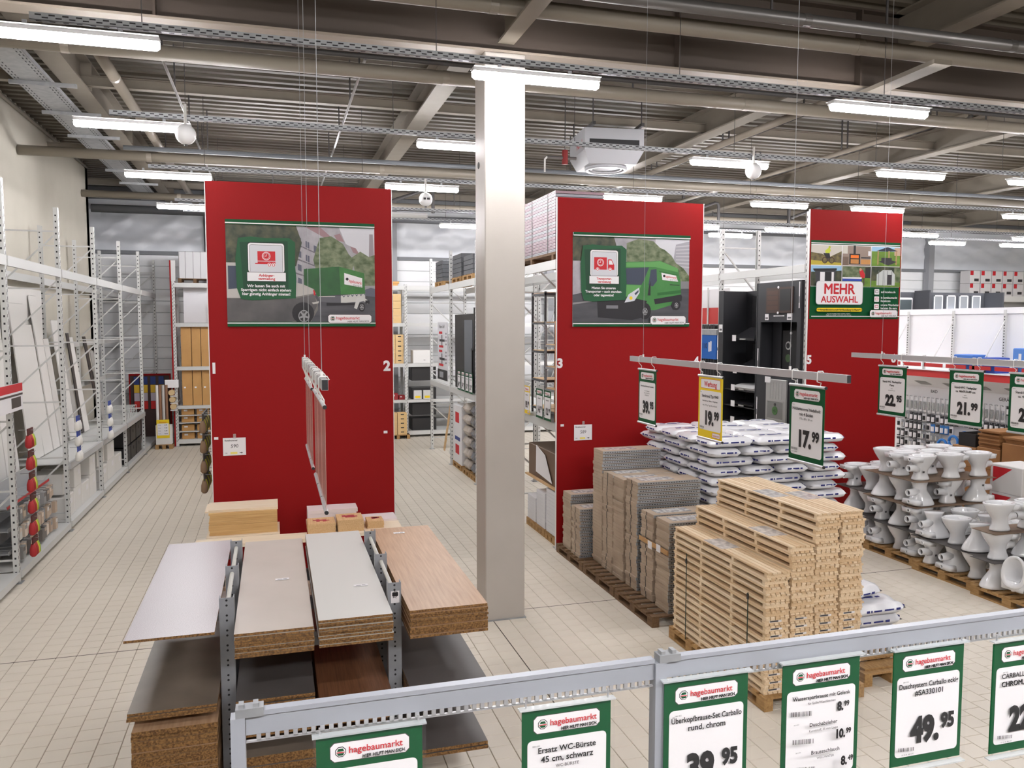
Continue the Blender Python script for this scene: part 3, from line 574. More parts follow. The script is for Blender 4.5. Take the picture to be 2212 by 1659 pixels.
def hang_sign(X, ya, yb, z, label, head=None, lines=(), pr=None, field=GREEN, blank=False):
    W = abs(ya-yb); t = thing('price_sign', label, 'price sign', (X, max(ya, yb), z-.61), -PI/2, 'price signs hanging from bars')
    if blank:
        MB().box(0, W, 0, .003, 0, .6).build('pocket', M('pocket_film', (196, 150, 140), .25, alpha=.55), t)  # pink tint paints in red reflections on the film
    else: sign_art(t, W, .594, head, lines, pr, field)
    for zz in (.6, -.006): MB().tube((-.006, 0, zz), (W+.006, 0, zz), .012, 10).build('clamp_rail', ALU, t)
    for zz in (.6, -.006): MB().tube((W+.006, 0, zz), (W+.014, 0, zz), .012, 10).build('rail_cap', BLACK, t)
    for u in (.06, W-.06):
        b = (3.56 if X < 1 else 3.5)-(z-.61)
        MB().path([(u, 0, .605), (u+.012, 0, .635), (u, -.028, b-.04), (u, -.028, b+.032), (u, -.02, b+.04), (u, .02, b+.04), (u, .032, b+.02)], .004, 6).build('hook', WHITE, t)
def bar(X, ya, yb, z, label, wires):
    t = thing('sign_bar', label, 'bar', (X, ya, z), group='aluminium bars for price signs')
    MB().box(-.018, .018, 0, yb-ya, -.03, .03).build('profile', ALU, t); MB().box(-.0165, .0165, -.002, 0, -.028, .028).build('end_cap', HOLE, t)
    for y in wires: MB().tube((0, y-ya, .03), (0, y-ya, 8.42-z), .002, 5).build('chain', GALV, t); MB().box(-.008, .008, y-ya-.006, y-ya+.006, .03, .06).build('eyelet', WHITE, t)
bar(.27, 4.6, 7.85, 3.56, 'sign bar in front of the left-hand red panel, seen nearly end-on', (4.9, 6.6, 7.6))
bar(4.0, 4.9, 8.62, 3.5, 'sign bar above the timber and sack pallets', (5.6, 8.3)); bar(7.25, 3.6, 8.83, 3.5, 'sign bar above the toilets', (5.2, 8.3))
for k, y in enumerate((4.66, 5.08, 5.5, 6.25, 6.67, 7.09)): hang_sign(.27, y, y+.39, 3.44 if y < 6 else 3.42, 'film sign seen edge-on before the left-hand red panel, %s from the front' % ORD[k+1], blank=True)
hang_sign(4.0, 7.97, 8.41, 3.4, 'green price sign for heavy galvanised shelving at 39.95', None, [('Schwerlast-Steckregal S verzinkt', .5, .3, .03, .02), ('mit 5 Holzböden', .5, .39, .022, 0), ('180 x 100 x 40 cm', .5, .43, .022, 0), ('265 kg/Boden', .5, .47, .022, 0)], ('39', '95'))
hang_sign(4.0, 6.61, 7.05, 3.41, 'yellow price sign headed Werbung reading 19.99', 'Werbung', [('Steckregal Typ 9040', .5, .31, .045, .02), ('Schachtelb. ca. 5 Böden, 175kg/Boden', .5, .39, .022, .015), ('max. 175 kg Tragkraft pro Boden', .5, .46, .024, 0)], ('19', '99'), YEL)
hang_sign(4.0, 5.16, 5.59, 3.425, 'green price sign for wooden slatted shelving at 17.99', None, [('Holzlattenregal Nadelholz', .5, .3, .04, .02), ('mit 4 Böden', .5, .37, .042, .02), ('170 x 80 x 30 cm', .5, .43, .028, 0)], ('17', '99'))
hang_sign(7.25, 7.88, 8.34, 3.395, 'green price sign for Piano toilets at 22.95', None, [('Stand-WC Flachspüler', .5, .31, .042, .02), ('Piano', .5, .38, .042, .02), ('weiss', .5, .45, .02, 0), ('47x35,5x41 cm', .5, .49, .022, 0)], ('22', '95'))
hang_sign(7.25, 6.79, 7.24, 3.405, 'green price sign for washdown toilets at 21.99', None, [('Stand-WC Tiefspüler', .5, .31, .042, .02), ('ca. 46x35,5x40 cm', .5, .38, .042, .02), ('weiss', .5, .45, .02, 0), ('Tiefspüler', .5, .49, .022, 0)], ('21', '99'))
hang_sign(7.25, 6.02, 6.47, 3.41, 'green price sign cut off by the right picture edge', None, [('Stand-WC Tiefspüler', .5, .31, .042, .02), ('ca. 46x36x40 cm', .5, .38, .042, .02), ('Tiefspüler', .5, .47, .022, 0)], ('21', '99'))

# ------------------------------------------------------------------ near sign rail
RAILM = M('rail_silver', (164, 168, 176), .4, .15)
t = thing('sign_rail', 'silver rail with posts running across the foreground', 'rail', (0, 1.66, 0))
for xa, xb in ((-.07, .835), (.865, 3.2)):
    MB().box(xa, xb, -.004, .01, 3.072, 3.12).box(xa, xb, -.008, .014, 3.112, 3.122).build('rail_profile', RAILM, t)
    m = MB(); x = xa+.02
    while x < xb-.02: m.box(x, x+.009, -.003, .003, 3.058, 3.072); x += .018
    m.box(xa, xb, -.003, .003, 3.055, 3.059).build('toothed_strip', ALU, t)
for x in (-.085, .85, 3.2):
    MB().box(x-.014, x+.014, -.012, .02, .01, 3.112).build('post', RAILM, t); MB().box(x-.08, x+.08, -.15, .15, 0, .01).build('foot', RAILM, t)
    MB().box(x-.004, x+.05, -.012, .018, 3.112, 3.13).box(x+.002, x+.012, -.008, .012, 3.13, 3.138).box(x+.03, x+.04, -.008, .012, 3.13, 3.138).build('clamp', GALV, t)
def rail_sign(x, z, W, label, lines, pr, multi=None):
    H = .305; t = thing('price_sign', label, 'price sign', (x, 1.641, z-H), 0, 'price signs on the foreground rail')
    if multi:
        MB().box(0, W, 0, .002, 0, H).build('sheet', GREEN, t); a = Art(W, H); badge(a, .13, .045, .87, .175); a.build('badge', t); a = Art(W, H); a.rect(.06, .225, .95, .96, CARD, .05); a.build('card', t); a = Art(W, H, .003)
        for i, (n1, n2, e, c) in enumerate(multi):
            v = .285+i*.215; a.text(n1, .5, v, .032, INK, .84, .015); a.text(n2, .5, v+.05, .02, INK, .5, 0); price(a, .5, v+.108, .072, (e, c), .42); barcode(a, .1, v+.1, .25, .04); a.text('58%d' % (11200+i*37), .12, v-.035, .01, INK, .1)
        a.build('lettering', t)
    else: sign_art(t, W, H, None, lines, pr, thick=.002)
    MB().box(-.006, W+.006, -.0105, -.0085, -.006, H+.008).build('acrylic_pocket', CLEAR, t)
    for ze in (-.012, H+.006): MB().box(-.008, W+.008, -.0115, .006, ze, ze+.0035).build('pocket_edge', M('acrylic_edge', (206, 212, 214), .2, alpha=.5), t)
    for u in (.008, W-.008): MB().box(u-.002, u+.002, -.004, 0, H+.008, 3.075-(z-H)).build('hook', ALU, t)
L2 = lambda a, b: [(a, .5, .3, .044, .018), (b, .5, .37, .047, .018)]
rail_sign(.066, 3.05, .22, 'foreground price sign for white plastic goods, leftmost on the rail', L2('Kunststoff weiß', '60 cm'), ('12', '99'))
rail_sign(.508, 3.045, .212, 'foreground price sign for a black toilet brush', L2('Ersatz WC-Bürste', '45 cm, schwarz')+[('WC-BÜRSTE', .5, .43, .024, 0)], ('9', '99'))
rail_sign(.855, 3.065, .222, 'foreground price sign for a shower set at 39.95', L2('Überkopfbrause-Set Carballo', 'rund, chrom'), ('39', '95'))
rail_sign(1.174, 3.068, .224, 'foreground price sign listing three products', None, None, [('Wassersparbrause mit Gelenk', 'für Spüle/Waschbecken', '8', '99'), ('Duschabzieher', 'Kunststoff, 35 mm Lippe', '10', '99'), ('Brauseschlauch', 'WELLWATER', '8', '49')])
rail_sign(1.502, 3.062, .224, 'foreground price sign for a shower system at 49.95', L2('Duschsystem Carballo eckig', '#SA330101'), ('49', '95'))
rail_sign(1.825, 3.048, .224, 'foreground price sign cut off at the right, reading 22', L2('CARBALLO BRAUSE', 'CHROM, 5 STUFEN'), ('22', '95'))
# ------------------------------------------------------------------ board rack in the foreground
CHIP = M('chipboard', (150, 112, 66), .8, 0, (70, .38, .64), (88, 60, 32), .2, detail=6, world=True)
LAM = {'speckled grey': M('lam_speckle', (190, 184, 188), .35, 0, (160, .4, .6), (168, 160, 166), detail=2), 'pale beige': M('lam_beige', (206, 198, 190), .35, 0, (1.6, .3, .7), (196, 188, 180)), 'white': M('lam_white', (214, 214, 210), .35),
       'light oak': M('lam_oak', (196, 162, 130), .4, 0, (5, .3, .7), (174, 138, 106), stretch=(9, .5, 9), detail=7), 'grey-brown': M('lam_greybrown', (126, 114, 102), .4, 0, (3, .3, .7), (108, 98, 88)), 'dark grey': M('lam_darkgrey', (92, 88, 86), .4, 0, (3, .3, .7), (80, 76, 74)),
       'walnut': M('lam_walnut', (134, 92, 64), .4, 0, (6, .3, .7), (104, 68, 46), stretch=(12, .5, 12), detail=7)}
t = thing('board_rack', 'grey steel rack holding stacks of shelf boards', 'rack', (0, 0, 0))
PX, PY = (-.395, .915), (6.55, 7.42, 8.28); PM = M('rack_post', (160, 163, 168), .45, .3, (6, .3, .7), (142, 146, 152))
pm = MB().box(-.055, .055, -.03, -.024, .06, 1.77).box(-.055, -.049, -.024, .05, .06, 1.77).box(.049, .055, -.024, .05, .06, 1.77).mesh('post', PM)
hm = MB()
for k in range(14):
    for zz in (.15+k*.12, .19+k*.12): hm.tube((0, -.0312, zz), (0, -.0302, zz), .009, 8)
hmesh = hm.mesh('holes', HOLE)
for x in PX:
    for y in PY:
        p = put('post', pm, t, (x, y, 0)); put('bolt_holes', hmesh, p)
    MB().box(x-.05, x+.05, 6.45, 8.4, 0, .06).build('base_beam', PM, t)
    for ya, yb in ((6.55, 7.42), (7.42, 8.28)): MB().tube((x, ya+.02, 1.68), (x, yb-.03, 1.70), .018, 8).build('tie_rod', M('rod_white', (206, 206, 200), .5), t)
LV = [(-1.08, -.46, (1.62, 1.03, .3)), (-.338, .85, (1.41, .80, .3)), (.98, 1.64, (1.42, .85, .43))]
for xa, xb, zs in LV:
    for z in zs:
        for y in PY: MB().box(xa, xb, y+.02, y+.07, z-.045, z-.002).build('arm', PM, t)
for z in (1.39, .78, .28):
    for y in PY: MB().box(PX[0], PX[1], y+.03, y+.06, z-.1, z-.03).build('cross_bar', PM, t)
a = Art(.07, .1); a.rect(0, 0, 1, 1, CARD); a.text('702847', .5, .3, .3, INK, .9, .02, rot=1.4); a.rect(.15, .1, .85, .45, INK, .1); a.build('sticker', t, (.885, 6.518, 1.6))
def stack(tier, where, xa, xb, zb, n, th, lam, y0=6.17, L=2.65, jit=.012):
    r = random.Random(hash((tier, where)) % 999); me = {}
    b = MB().box(0, xb-xa, 0, L, 0, th-.003, 0, top=1); mesh = b.mesh('board', [CHIP, LAM[lam]])
    for k in range(n):
        o = put('shelf_board', mesh, None, (xa+r.uniform(-1, 1)*jit*.4, y0+r.uniform(-1, 1)*jit, zb+k*th))
        tag(o, '%s chipboard, %s in the %s stack of the %s tier' % (lam, 'the only one' if n == 1 else 'topmost' if k == n-1 else nth(n-k, 'from the top'), where, tier), 'board', 'boards on the %s tier, %s stack' % (tier, where))
    return o
TP = [('top', 'leftmost', -1.075, -.462, 1.62, 1, .022, 'speckled grey'), ('top', 'second', -.326, .25, 1.41, 9, .0213, 'pale beige'), ('top', 'third', .285, .852, 1.43, 10, .0213, 'white'), ('top', 'rightmost', .985, 1.62, 1.42, 10, .0225, 'light oak'),
      ('middle', 'leftmost', -1.075, -.462, 1.03, 3, .021, 'grey-brown'), ('middle', 'second', -.326, .25, .80, 14, .0208, 'dark grey'), ('middle', 'third', .285, .852, .80, 8, .021, 'walnut'), ('middle', 'rightmost', .985, 1.62, .85, 8, .021, 'dark grey'),
      ('bottom', 'leftmost', -1.05, -.462, .3, 16, .041, 'light oak'), ('bottom', 'second', -.326, .25, .3, 9, .038, 'grey-brown'), ('bottom', 'third', .285, .852, .3, 8, .038, 'walnut'), ('bottom', 'rightmost', .985, 1.62, .43, 2, .03, 'dark grey')]
for s in TP: stack(*s)
for x, y, z in ((-.03, 7.4, 1.6024), (.62, 6.9, 1.6435), (1.2, 8.55, 1.6455)):
    t = thing('stamp_label', 'small printed label on the %s board' % ('beige' if x < 0 else 'white' if x < 1 else 'oak'), 'label', (x, y, z)); MB().box(0, .12, 0, .05, 0, .0012).build('paper', CARD, t)
    MB().box(.02, .06, .015, .022, .0012, .002).box(.07, .1, .02, .03, .0012, .002).build('print', C((110, 108, 110)), t)

# low table with planed timber in front of the left-hand red panel
t = thing('timber_table', 'low pine table with timber in front of the left-hand red panel', 'table', (0, 0, 0))
PALE = M('pale_board', (232, 218, 196), .55, 0, (3, .3, .7), (226, 208, 180), stretch=(.5, 8, 8))
for bb in ((-1.08, .4, 11.38, 11.74), (-.96, .03, 11.8, 12.5), (.42, 1.76, 11.5, 12.55)): MB().box(bb[0], bb[1], bb[2], bb[3], .87, .92).build('table_top', PALE, t)
for x in (-.9, -.06, .6, 1.6):
    for y in (11.65, 12.4): MB().box(x-.05, x+.05, y-.12, y+.05, 0, .87).build('leg', PINE, t)
PLY = M('plywood_edge', (214, 178, 122), .6, 0, (3, .35, .7), (190, 148, 92), stretch=(.6, 3, 26), detail=6, world=True)
for k in range(13): tag(MB().box(-.92+random.uniform(-.01, .01), .0, 11.9+random.uniform(-.006, .006), 12.42, 0, .0235).build('plywood_sheet', [PLY], None, (0, 0, .9205+k*.0245)), 'knotty pine sheet, %s in the stack at the left-hand red panel' % ('topmost' if k == 12 else nth(13-k, 'from the top')), 'sheet', 'pine sheets on the low table')
for k in range(2): tag(MB().box(-.98+.05*k, .01, 11.95, 12.48, 0, .018).build('loose_sheet', PALE, None, (0, 0, .9205+13*.0245+k*.0185)), '%s pale loose sheet lying on the pine stack' % ('lower', 'upper')[k], 'sheet')
for nm, x0, x1, y0, y1, n in (('left', .41, .8, 11.62, 12.0, 4), ('middle', .83, 1.2, 11.6, 12.0, 5), ('right', 1.26, 1.5, 11.7, 12.0, 3)):
    for k in range(n):
        o = tag(MB().bbox(x0, x1, y0, y1, 0, .034, .003).build('glued_board', PINE, None, (random.uniform(-.006, .006), 0, .9205+k*.035)), 'short pine board, %s in the %s pile beside the wrapped boards' % ('topmost' if k == n-1 else nth(n-k, 'from the top'), nm), 'board', 'short pine boards, %s pile' % nm)
    z = .9205+n*.035-.001; g = MB(); rr = random.Random(nm)
    for q in range(5): xx = x0+.08+q*(x1-x0-.16)/5; g.box(xx, xx+.05, y0+.1+rr.random()*.1, y0+.2+rr.random()*.1, 0, .0015)
    g.build('red_print', M('print_red_faded', (176, 60, 70), .6), o, (0, 0, .034))
for k in range(4): tag(MB().box(.43, 1.1+.02*k, 12.1, 12.45, 0, .055).build('white_board', M('white_wrapped', (232, 222, 222), .3), None, (0, 0, .9205+k*.057)), 'white wrapped board, %s in the pile by the red panel' % ('topmost' if k == 3 else nth(4-k, 'from the top')), 'board', 'white wrapped boards')
tag(MB().box(1.12, 1.75, 12.08, 12.5, 0, .03).build('white_shelf', M('white_pinkish', (232, 222, 222), .4), None, (0, 0, .9205)), 'single white shelf lying at the right end of the low table', 'board')

# ------------------------------------------------------------------ pallets
def pallet_parts(W, L, m):
    """deck boards run along X; three stringer rows along Y"""
    bx = lambda *a: MB().box(*a).mesh('p', m); P = []
    n = 7
    for k in range(n): y = k*(L-.1)/(n-1); P.append(('deck_board', bx(0, W, y, y+.1, .122, .144)))
    for x in (0, W/2-.05, W-.1): P.append(('stringer', bx(x, x+.1, 0, L, .1, .122)))
    for x in (0, W/2-.05, W-.1):
        for y in (0, L/2-.07, L-.145): P.append(('block', bx(x, x+.1, y, y+.145, .022, .1)))
        P.append(('bottom_board', bx(x, x+.1, 0, L, 0, .022)))
    return P
_PP = {}
def pallet(x, y, W, L, m, label, rz=0, z=0):
    k = (round(W, 2), round(L, 2), m.name)
    if k not in _PP: _PP[k] = pallet_parts(W, L, m)
    t = thing('pallet', label, 'pallet', (x, y, z), rz, 'wooden pallets')
    for nm, me in _PP[k]: put(nm, me, t)
    return t
for k, y in enumerate((9.17, 10.4, 11.63)): pallet(4.59, y, 1.2, 1.2, WOODD, '%s worn pallet under the metal shelf packs' % ('nearest', 'middle', 'farthest')[k])

# ------------------------------------------------------------------ packed metal shelves
ZINC = M('zinc_profile', (176, 180, 184), .35, .6)
TH = .05
pk = MB().bbox(0, .98, 0, .37, 0, TH-.003, .004); pk_m = pk.mesh('carton', CARTG)
pf = MB().box(.0, .98, -.012, -.001, .004, TH-.008); pf_m = pf.mesh('metal_profile', ZINC)
ph = MB(); x = .03
while x < .95: ph.box(x, x+.022, -.0135, -.0122, .02, .03); x += .04
ph_m = ph.mesh('slots', HOLE); pl_m = MB().box(.1, .62, .08, .3, 0, .0015).mesh('label_sheet', M('label_sheet', (214, 210, 206), .25, 0, (16, .4, .6), (150, 148, 150), detail=2))
pst = MB().box(-.004, -.001, .19, .205, 0, TH).mesh('strap', BLACK)
SH = [(4.65, 12.31, 1.10, 'farthest'), (4.65, 11.88, .96, 'second farthest'), (4.83, 11.42, 1.97, 'tallest'), (4.83, 11.02, 1.65, 'fourth'), (4.83, 10.62, 1.62, 'fifth'), (4.83, 10.16, 1.685, 'sixth'), (4.84, 9.68, 1.35, 'seventh'), (4.84, 9.22, 1.35, 'nearest')]
for i, (x, y, zt, nm) in enumerate(SH):
    n = int(round((zt-.145)/TH)); nxt = SH[i+1][2] if i+1 < len(SH) else 0; r = random.Random(i)
    for k in range(n):
        z = .1445+k*TH; o = put('shelf_pack', pk_m, None, (x+r.uniform(-.012, .012), y+r.uniform(-.006, .006), z))
        tag(o, 'cardboard shelf pack, %s in the %s stack of metal shelving' % ('topmost' if k == n-1 else ORD[k+1]+' from the bottom' if k+1 < len(ORD) else ORD[n-k]+' from the top', nm), 'pack', 'packed metal shelves, %s stack' % nm)
        if z+TH > nxt-.02 or i in (1, 5, 7): f = put('metal_profile', pf_m, o); put('slots', ph_m, f)
        if k == n-1: put('label_sheet', pl_m, o, (0, 0, TH-.003))
        if i in (1, 3, 5, 6): put('strap', pst, o)
t = thing('edge_guard', 'cardboard edge guard across the nearest metal shelf stacks', 'edge guard', (4.822, 9.3, .95)); MB().box(-.012, 0, -.1, .75, -.03, .03).build('strip', CART, t); MB().box(-.014, -.012, .1, .22, -.05, .05).box(-.014, -.012, .35, .47, -.07, .03).build('stickers', CARD, t)

# ------------------------------------------------------------------ slatted wooden shelves
pallet(4.66, 6.8, 1.2, 1.0, WOODP, 'light pallet under the front of the slatted shelves'); pallet(4.66, 7.85, 1.2, 1.0, WOODP, 'light pallet under the rear of the slatted shelves')
SL, SW, ST = 1.95, .278, .0795
PINES = [M('pine_slat_%d' % k, c1, .55, 0, (5, .35, .75), c2, .04, stretch=(14, .7, 14), world=True) for k, (c1, c2) in enumerate((((226, 203, 170), (208, 180, 142)), ((218, 192, 156), (198, 166, 126)), ((232, 212, 182), (216, 190, 154))))]
slat = [MB().bbox(-.0235, .0235, 0, SL, 0, .018, .002).mesh('slat', m) for m in PINES]
batten = [MB().box(.004, SW-.004, 0, .045, 0, .04).mesh('batten', m) for m in PINES]
lbl = MB().box(.06, .2, 0, .0015, 0, .02).mesh('product_label', CARD); lbp = MB().box(.065, .16, -.001, 0, .003, .017).mesh('print', C((70, 70, 74)))
sheet = MB().box(.02, .25, .7, 1.1, 0, .0015).mesh('cover_sheet', M('cover_sheet', (220, 216, 212), .2, 0, (14, .4, .6), (186, 182, 180), detail=2))
NL = (16, 19, 23, 23); NMS = ('leftmost', 'second', 'third', 'rightmost')
for c in range(4):
    r = random.Random(c+40); x = 4.69+c*.294
    for k in range(NL[c]):
        j = r.uniform(-.012, .012); upper = k > 9; dy = r.uniform(-.02, .02) if upper else r.uniform(-.006, .006)
        n = NL[c]; lb = 'slatted pine shelf bundle, %s in the %s stack' % ('topmost' if k == n-1 else ORD[k+1]+' from the bottom', NMS[c])
        t = thing('slatted_shelf', lb, 'shelf', (x+j*.6, 6.85+dy, .1445+k*ST), j*.25, 'slatted shelves, %s stack' % NMS[c])
        for q in range(5):
            for z in (0, .0595): put('slat', slat[r.randrange(3)], t, (.026+q*.0565, r.uniform(-.006, .006)+(.0 if z else .012), z))
        for y in (.01, .62, 1.27, 1.88): put('batten', batten[r.randrange(3)], t, (0, y+.012, .0185))
        if not upper: l = put('product_label', lbl, t, (0, .0195, .03)); put('print', lbp, l)
        if k == n-1: put('cover_sheet', sheet, t, (0, r.uniform(-.3, .2), .078))
for y, lb in ((8.45, 'rear'), (7.15, 'front')):
    t = thing('strap', 'dark green packing strap, %s one on the slatted shelves' % lb, 'strap', (4.672, y, .15)); MB().box(-.004, 0, -.007, .007, -.05, 1.02 if y > 8 else .97).build('band', C((30, 52, 40)), t); MB().box(-.01, 0, -.014, .014, .9, .96).build('buckle', BLACK, t)

# ------------------------------------------------------------------ sacks
SACK = M('sack_white', (228, 228, 230), .28, 0, (5, .3, .75), (212, 213, 218), .25, spec=.6, detail=5)
def sack_mesh(seed, Lx=.76, Ly=.5, h=.126):
    r = random.Random(seed); nx, ny = 16, 10; m = MB(); ph = [r.uniform(0, 6) for _ in range(6)]
    for side in (1, -1):
        for j in range(ny+1):
            for i in range(nx+1):
                u, v = i/nx*2-1, j/ny*2-1
                e = (1-abs(u)**9)*(1-abs(v)**7); e = max(0, e)**.32
                w = .007*math.sin(7*u+ph[0])*math.sin(5*v+ph[1])+.003*math.sin(13*u+4*v+ph[2])+.003*math.sin(11*v-5*u+ph[3])-.004
                px = u*Lx/2*(1-.05*abs(v)**3)+.008*math.sin(6*v+ph[4]); py = v*Ly/2*(1-.05*abs(u)**3)+.008*math.sin(5*u+ph[5])
                m.v.append((px, py, h/2+side*(h/2*e+w*e*(1 if side > 0 else .4))))
    N = (nx+1)*(ny+1)
    for j in range(ny):
        for i in range(nx):
            a = j*(nx+1)+i; m.f.append((a, a+1, a+nx+2, a+nx+1)); m.f.append((N+a, N+a+nx+1, N+a+nx+2, N+a+1)); m.m += [0, 0]
    for i in range(nx): m.f += [(i, N+i, N+i+1, i+1), (ny*(nx+1)+i, ny*(nx+1)+i+1, N+ny*(nx+1)+i+1, N+ny*(nx+1)+i)]; m.m += [0, 0]
    for j in range(ny): a, b = j*(nx+1), (j+1)*(nx+1); m.f += [(a, b, N+b, N+a), (a+nx, N+a+nx, N+b+nx, b+nx)]; m.m += [0, 0]
    return m.mesh('sack', SACK, True)
SACKS = [sack_mesh(s) for s in range(6)]; BLUE = C((36, 44, 120))
def sack_print(seed):
    """blue words round the long sides and ends, lying a little off the film"""
    r = random.Random(seed); m = MB()
    for sy in (-1, 1):
        x = -.26+r.uniform(-.06, .06)
        for w in (.05, .02, .13, .16, .07):
            m.cbox((x+w/2, sy*.254, .07), (w*.8, .004, .026 if w < .1 else .018)); x += w+.012
    for sx in (-1, 1):
        y = -.15+r.uniform(-.05, .05)
        for w in (.04, .12, .08): m.cbox((sx*.381, y+w/2, .07), (.004, w*.85, .022)); y += w+.012
    x = -.2
    for w in (.1, .2, .06): m.cbox((x+w/2, r.uniform(-.05, .05), .131), (w*.85, .03, .004)); x += w+.02
    return m.mesh('print', BLUE)
SP = [sack_print(s) for s in range(4)]
cnt = [0]
def sack(x, y, z, rz, label, group, rot=None, flip=0):
    r = random.Random(cnt[0]); cnt[0] += 1
    o = put('sack', SACKS[cnt[0] % 6], None, (x, y, z), rot if rot else (r.uniform(-.008, .008), r.uniform(-.008, .008), rz+r.uniform(-.015, .015)))
    tag(o, label, 'sack', group); tag(put('print', SP[cnt[0] % 4], o), kind='stuff'); return o
for k, (x, y) in enumerate(((5.95, 10.15), (5.95, 11.36), (7.18, 10.15), (7.18, 11.36))): pallet(x, y, 1.2, 1.18, WOODP, 'pallet under the large sack pile, %s' % ('front left', 'rear left', 'front right', 'rear right')[k])
SXA, SYA, SHH = 5.95, 10.12, .141
for k in range(15):
    z = .152+k*SHH; r = random.Random(900+k); off = r.uniform(-.03, .03); lay = 'top layer' if k == 14 else nth(k+1, 'layer from the bottom')
    if k % 2 == 0:
        for i in range(3): sack(SXA+.39+i*.787+off, SYA+.26+r.uniform(-.045, .0), z, 0, 'white sack with blue print, %s, front edge, %s from the left' % (lay, ORD[i+1]), 'sacks in the large pile')
        for j in range(1, 4): sack(SXA+.39+off+r.uniform(-.04, .02), SYA+.26+j*.53, z, 0, 'white sack with blue print, %s, left side, %s from the front' % (lay, ORD[j+1]), 'sacks in the large pile')
    else:
        for i in range(4): sack(SXA+.27+i*.56+off, SYA+.38+r.uniform(-.045, .0), z, PI/2, 'white sack with blue print, %s, front edge, %s from the left' % (lay, ORD[i+1]), 'sacks in the large pile')
        for j in range(1, 3): sack(SXA+.27+off, SYA+.38+j*.79, z, PI/2, 'white sack with blue print, %s, left side, %s from the front' % (lay, ORD[j+1]), 'sacks in the large pile')
    if k >= 13:
        for i in range(1, 3 if k % 2 == 0 else 4):
            for j in range(1, 4 if k % 2 == 0 else 3):
                if k % 2 == 0: sack(SXA+.39+i*.787+off, SYA+.26+j*.53, z, 0, 'white inner sack, %s, %s row, %s from the left' % (lay, ORD[j+1], ORD[i+1]), 'sacks in the large pile')
                else: sack(SXA+.27+i*.56+off, SYA+.38+j*.79, z, PI/2, 'white inner sack, %s, %s row, %s from the left' % (lay, ORD[j+1], ORD[i+1]), 'sacks in the large pile')
# nearly empty sack pallet beside the slats
pallet(6.02, 6.98, .8, 1.2, WOODP, 'light pallet with few sacks right of the slatted shelves')
for k in range(4): sack(6.52+.03*k, 7.75-.02*k, .152+k*.135, 0, 'white sack right of the slatted shelves, %s' % ('topmost' if k == 3 else nth(k+1)), 'sacks on the nearly empty pallet')
sack(6.45, 7.85, .73, .3, 'crumpled white sack leaning on top of the small sack pile', 'sacks on the nearly empty pallet', (.12, .05, .3))
for k, (x, y) in enumerate(((6.08, 7.05), (6.12, 7.12))): tag(MB().box(0, .62, 0, .1, 0, .02).build('loose_plank', WOODP, None, (x, y+.12*k, .1445+.021*k)), '%s loose plank on the nearly empty sack pallet' % ('lower', 'upper')[k], 'plank')

# ------------------------------------------------------------------ toilets
CER = M('ceramic', (226, 227, 229), .12, coat=.6, spec=.6); CERI = M('pipe_inside', (70, 68, 68), .5)
def egg(cx, rx, ry, z, n=28, sq=.8):
    P = []
    for i in range(n):
        a = 2*PI*i/n; c, s = math.cos(a), math.sin(a)
        if c < 0: x = -abs(c)**sq*rx*.95; y = math.copysign(abs(s)**sq, s)*ry
        else: x = c*rx*1.05; y = s*ry
        P.append((cx+x, y, z))
    return P
def wc_mesh(w=1.0):
    m = MB()
    m.loft([egg(-.03, .155, .11*w, 0), egg(-.03, .15, .105*w, .025), egg(-.03, .12, .085*w, .09), egg(-.02, .115, .085*w, .16), egg(.0, .145, .11*w, .23), egg(.0, .19, .148*w, .3), egg(.0, .218, .168*w, .355), egg(.0, .228, .176*w, .38), egg(.0, .226, .174*w, .395), egg(.0, .21, .158*w, .4), egg(.012, .185, .135*w, .396), egg(.015, .172, .122*w, .37), egg(.02, .14, .1*w, .3), egg(.0, .08, .06*w, .22), egg(-.02, .05, .04*w, .17)])
    m.loft([[(x, y*(1-.0), z) for x, y, z in r] for r in ([(-.24, -.13, .3), (-.12, -.15, .3), (-.12, .15, .3), (-.24, .13, .3)], [(-.24, -.15, .375), (-.12, -.165, .375), (-.12, .165, .375), (-.24, .15, .375)])])
    return m.mesh('bowl', CER, True)
WCM = [wc_mesh(1.0), wc_mesh(.94)]
om = MB(); om.loft([[( x, r*math.cos(2*PI*i/18), .19+dz+r*math.sin(2*PI*i/18)) for i in range(18)] for x, r, dz in ((-.1, .075, -.02), (-.18, .056, 0), (-.27, .054, 0), (-.272, .052, 0), (-.272, .042, 0), (-.22, .042, 0))], cap=(True, False)); om_m = om.mesh('outlet_pipe', CER, True)
oi_m = MB().tube((-.224, 0, .19), (-.22, 0, .19), .042, 18).mesh('outlet_bore', CERI); im = MB(); im.loft([[(x, r*math.cos(2*PI*i/14), .335+r*math.sin(2*PI*i/14)) for i in range(14)] for x, r in ((-.2, .034), (-.255, .03), (-.256, .02), (-.235, .02))], cap=(True, False)); im_m = im.mesh('flush_inlet', CER, True); ii_m = MB().tube((-.24, 0, .335), (-.236, 0, .335), .02, 14).mesh('inlet_bore', CERI)
st_m = MB().box(-.07, -.03, -.0925, -.0905, .12, .15).mesh('sticker', C((90, 90, 94)))
def toilet(x, y, z, rz, inv, label, lying=False):
    rot = (PI, 0, rz) if inv else (0, 0, rz)
    if lying: rot = lying
    t = thing('toilet', label, 'toilet', (x, y, z+(.4005 if inv else 0)), 0, 'ceramic toilets on pallets', rot)
    put('bowl', WCM[random.randrange(2)], t); o = put('outlet_pipe', om_m, t); put('outlet_bore', oi_m, o); i = put('flush_inlet', im_m, t); put('inlet_bore', ii_m, i); put('sticker', st_m, t)
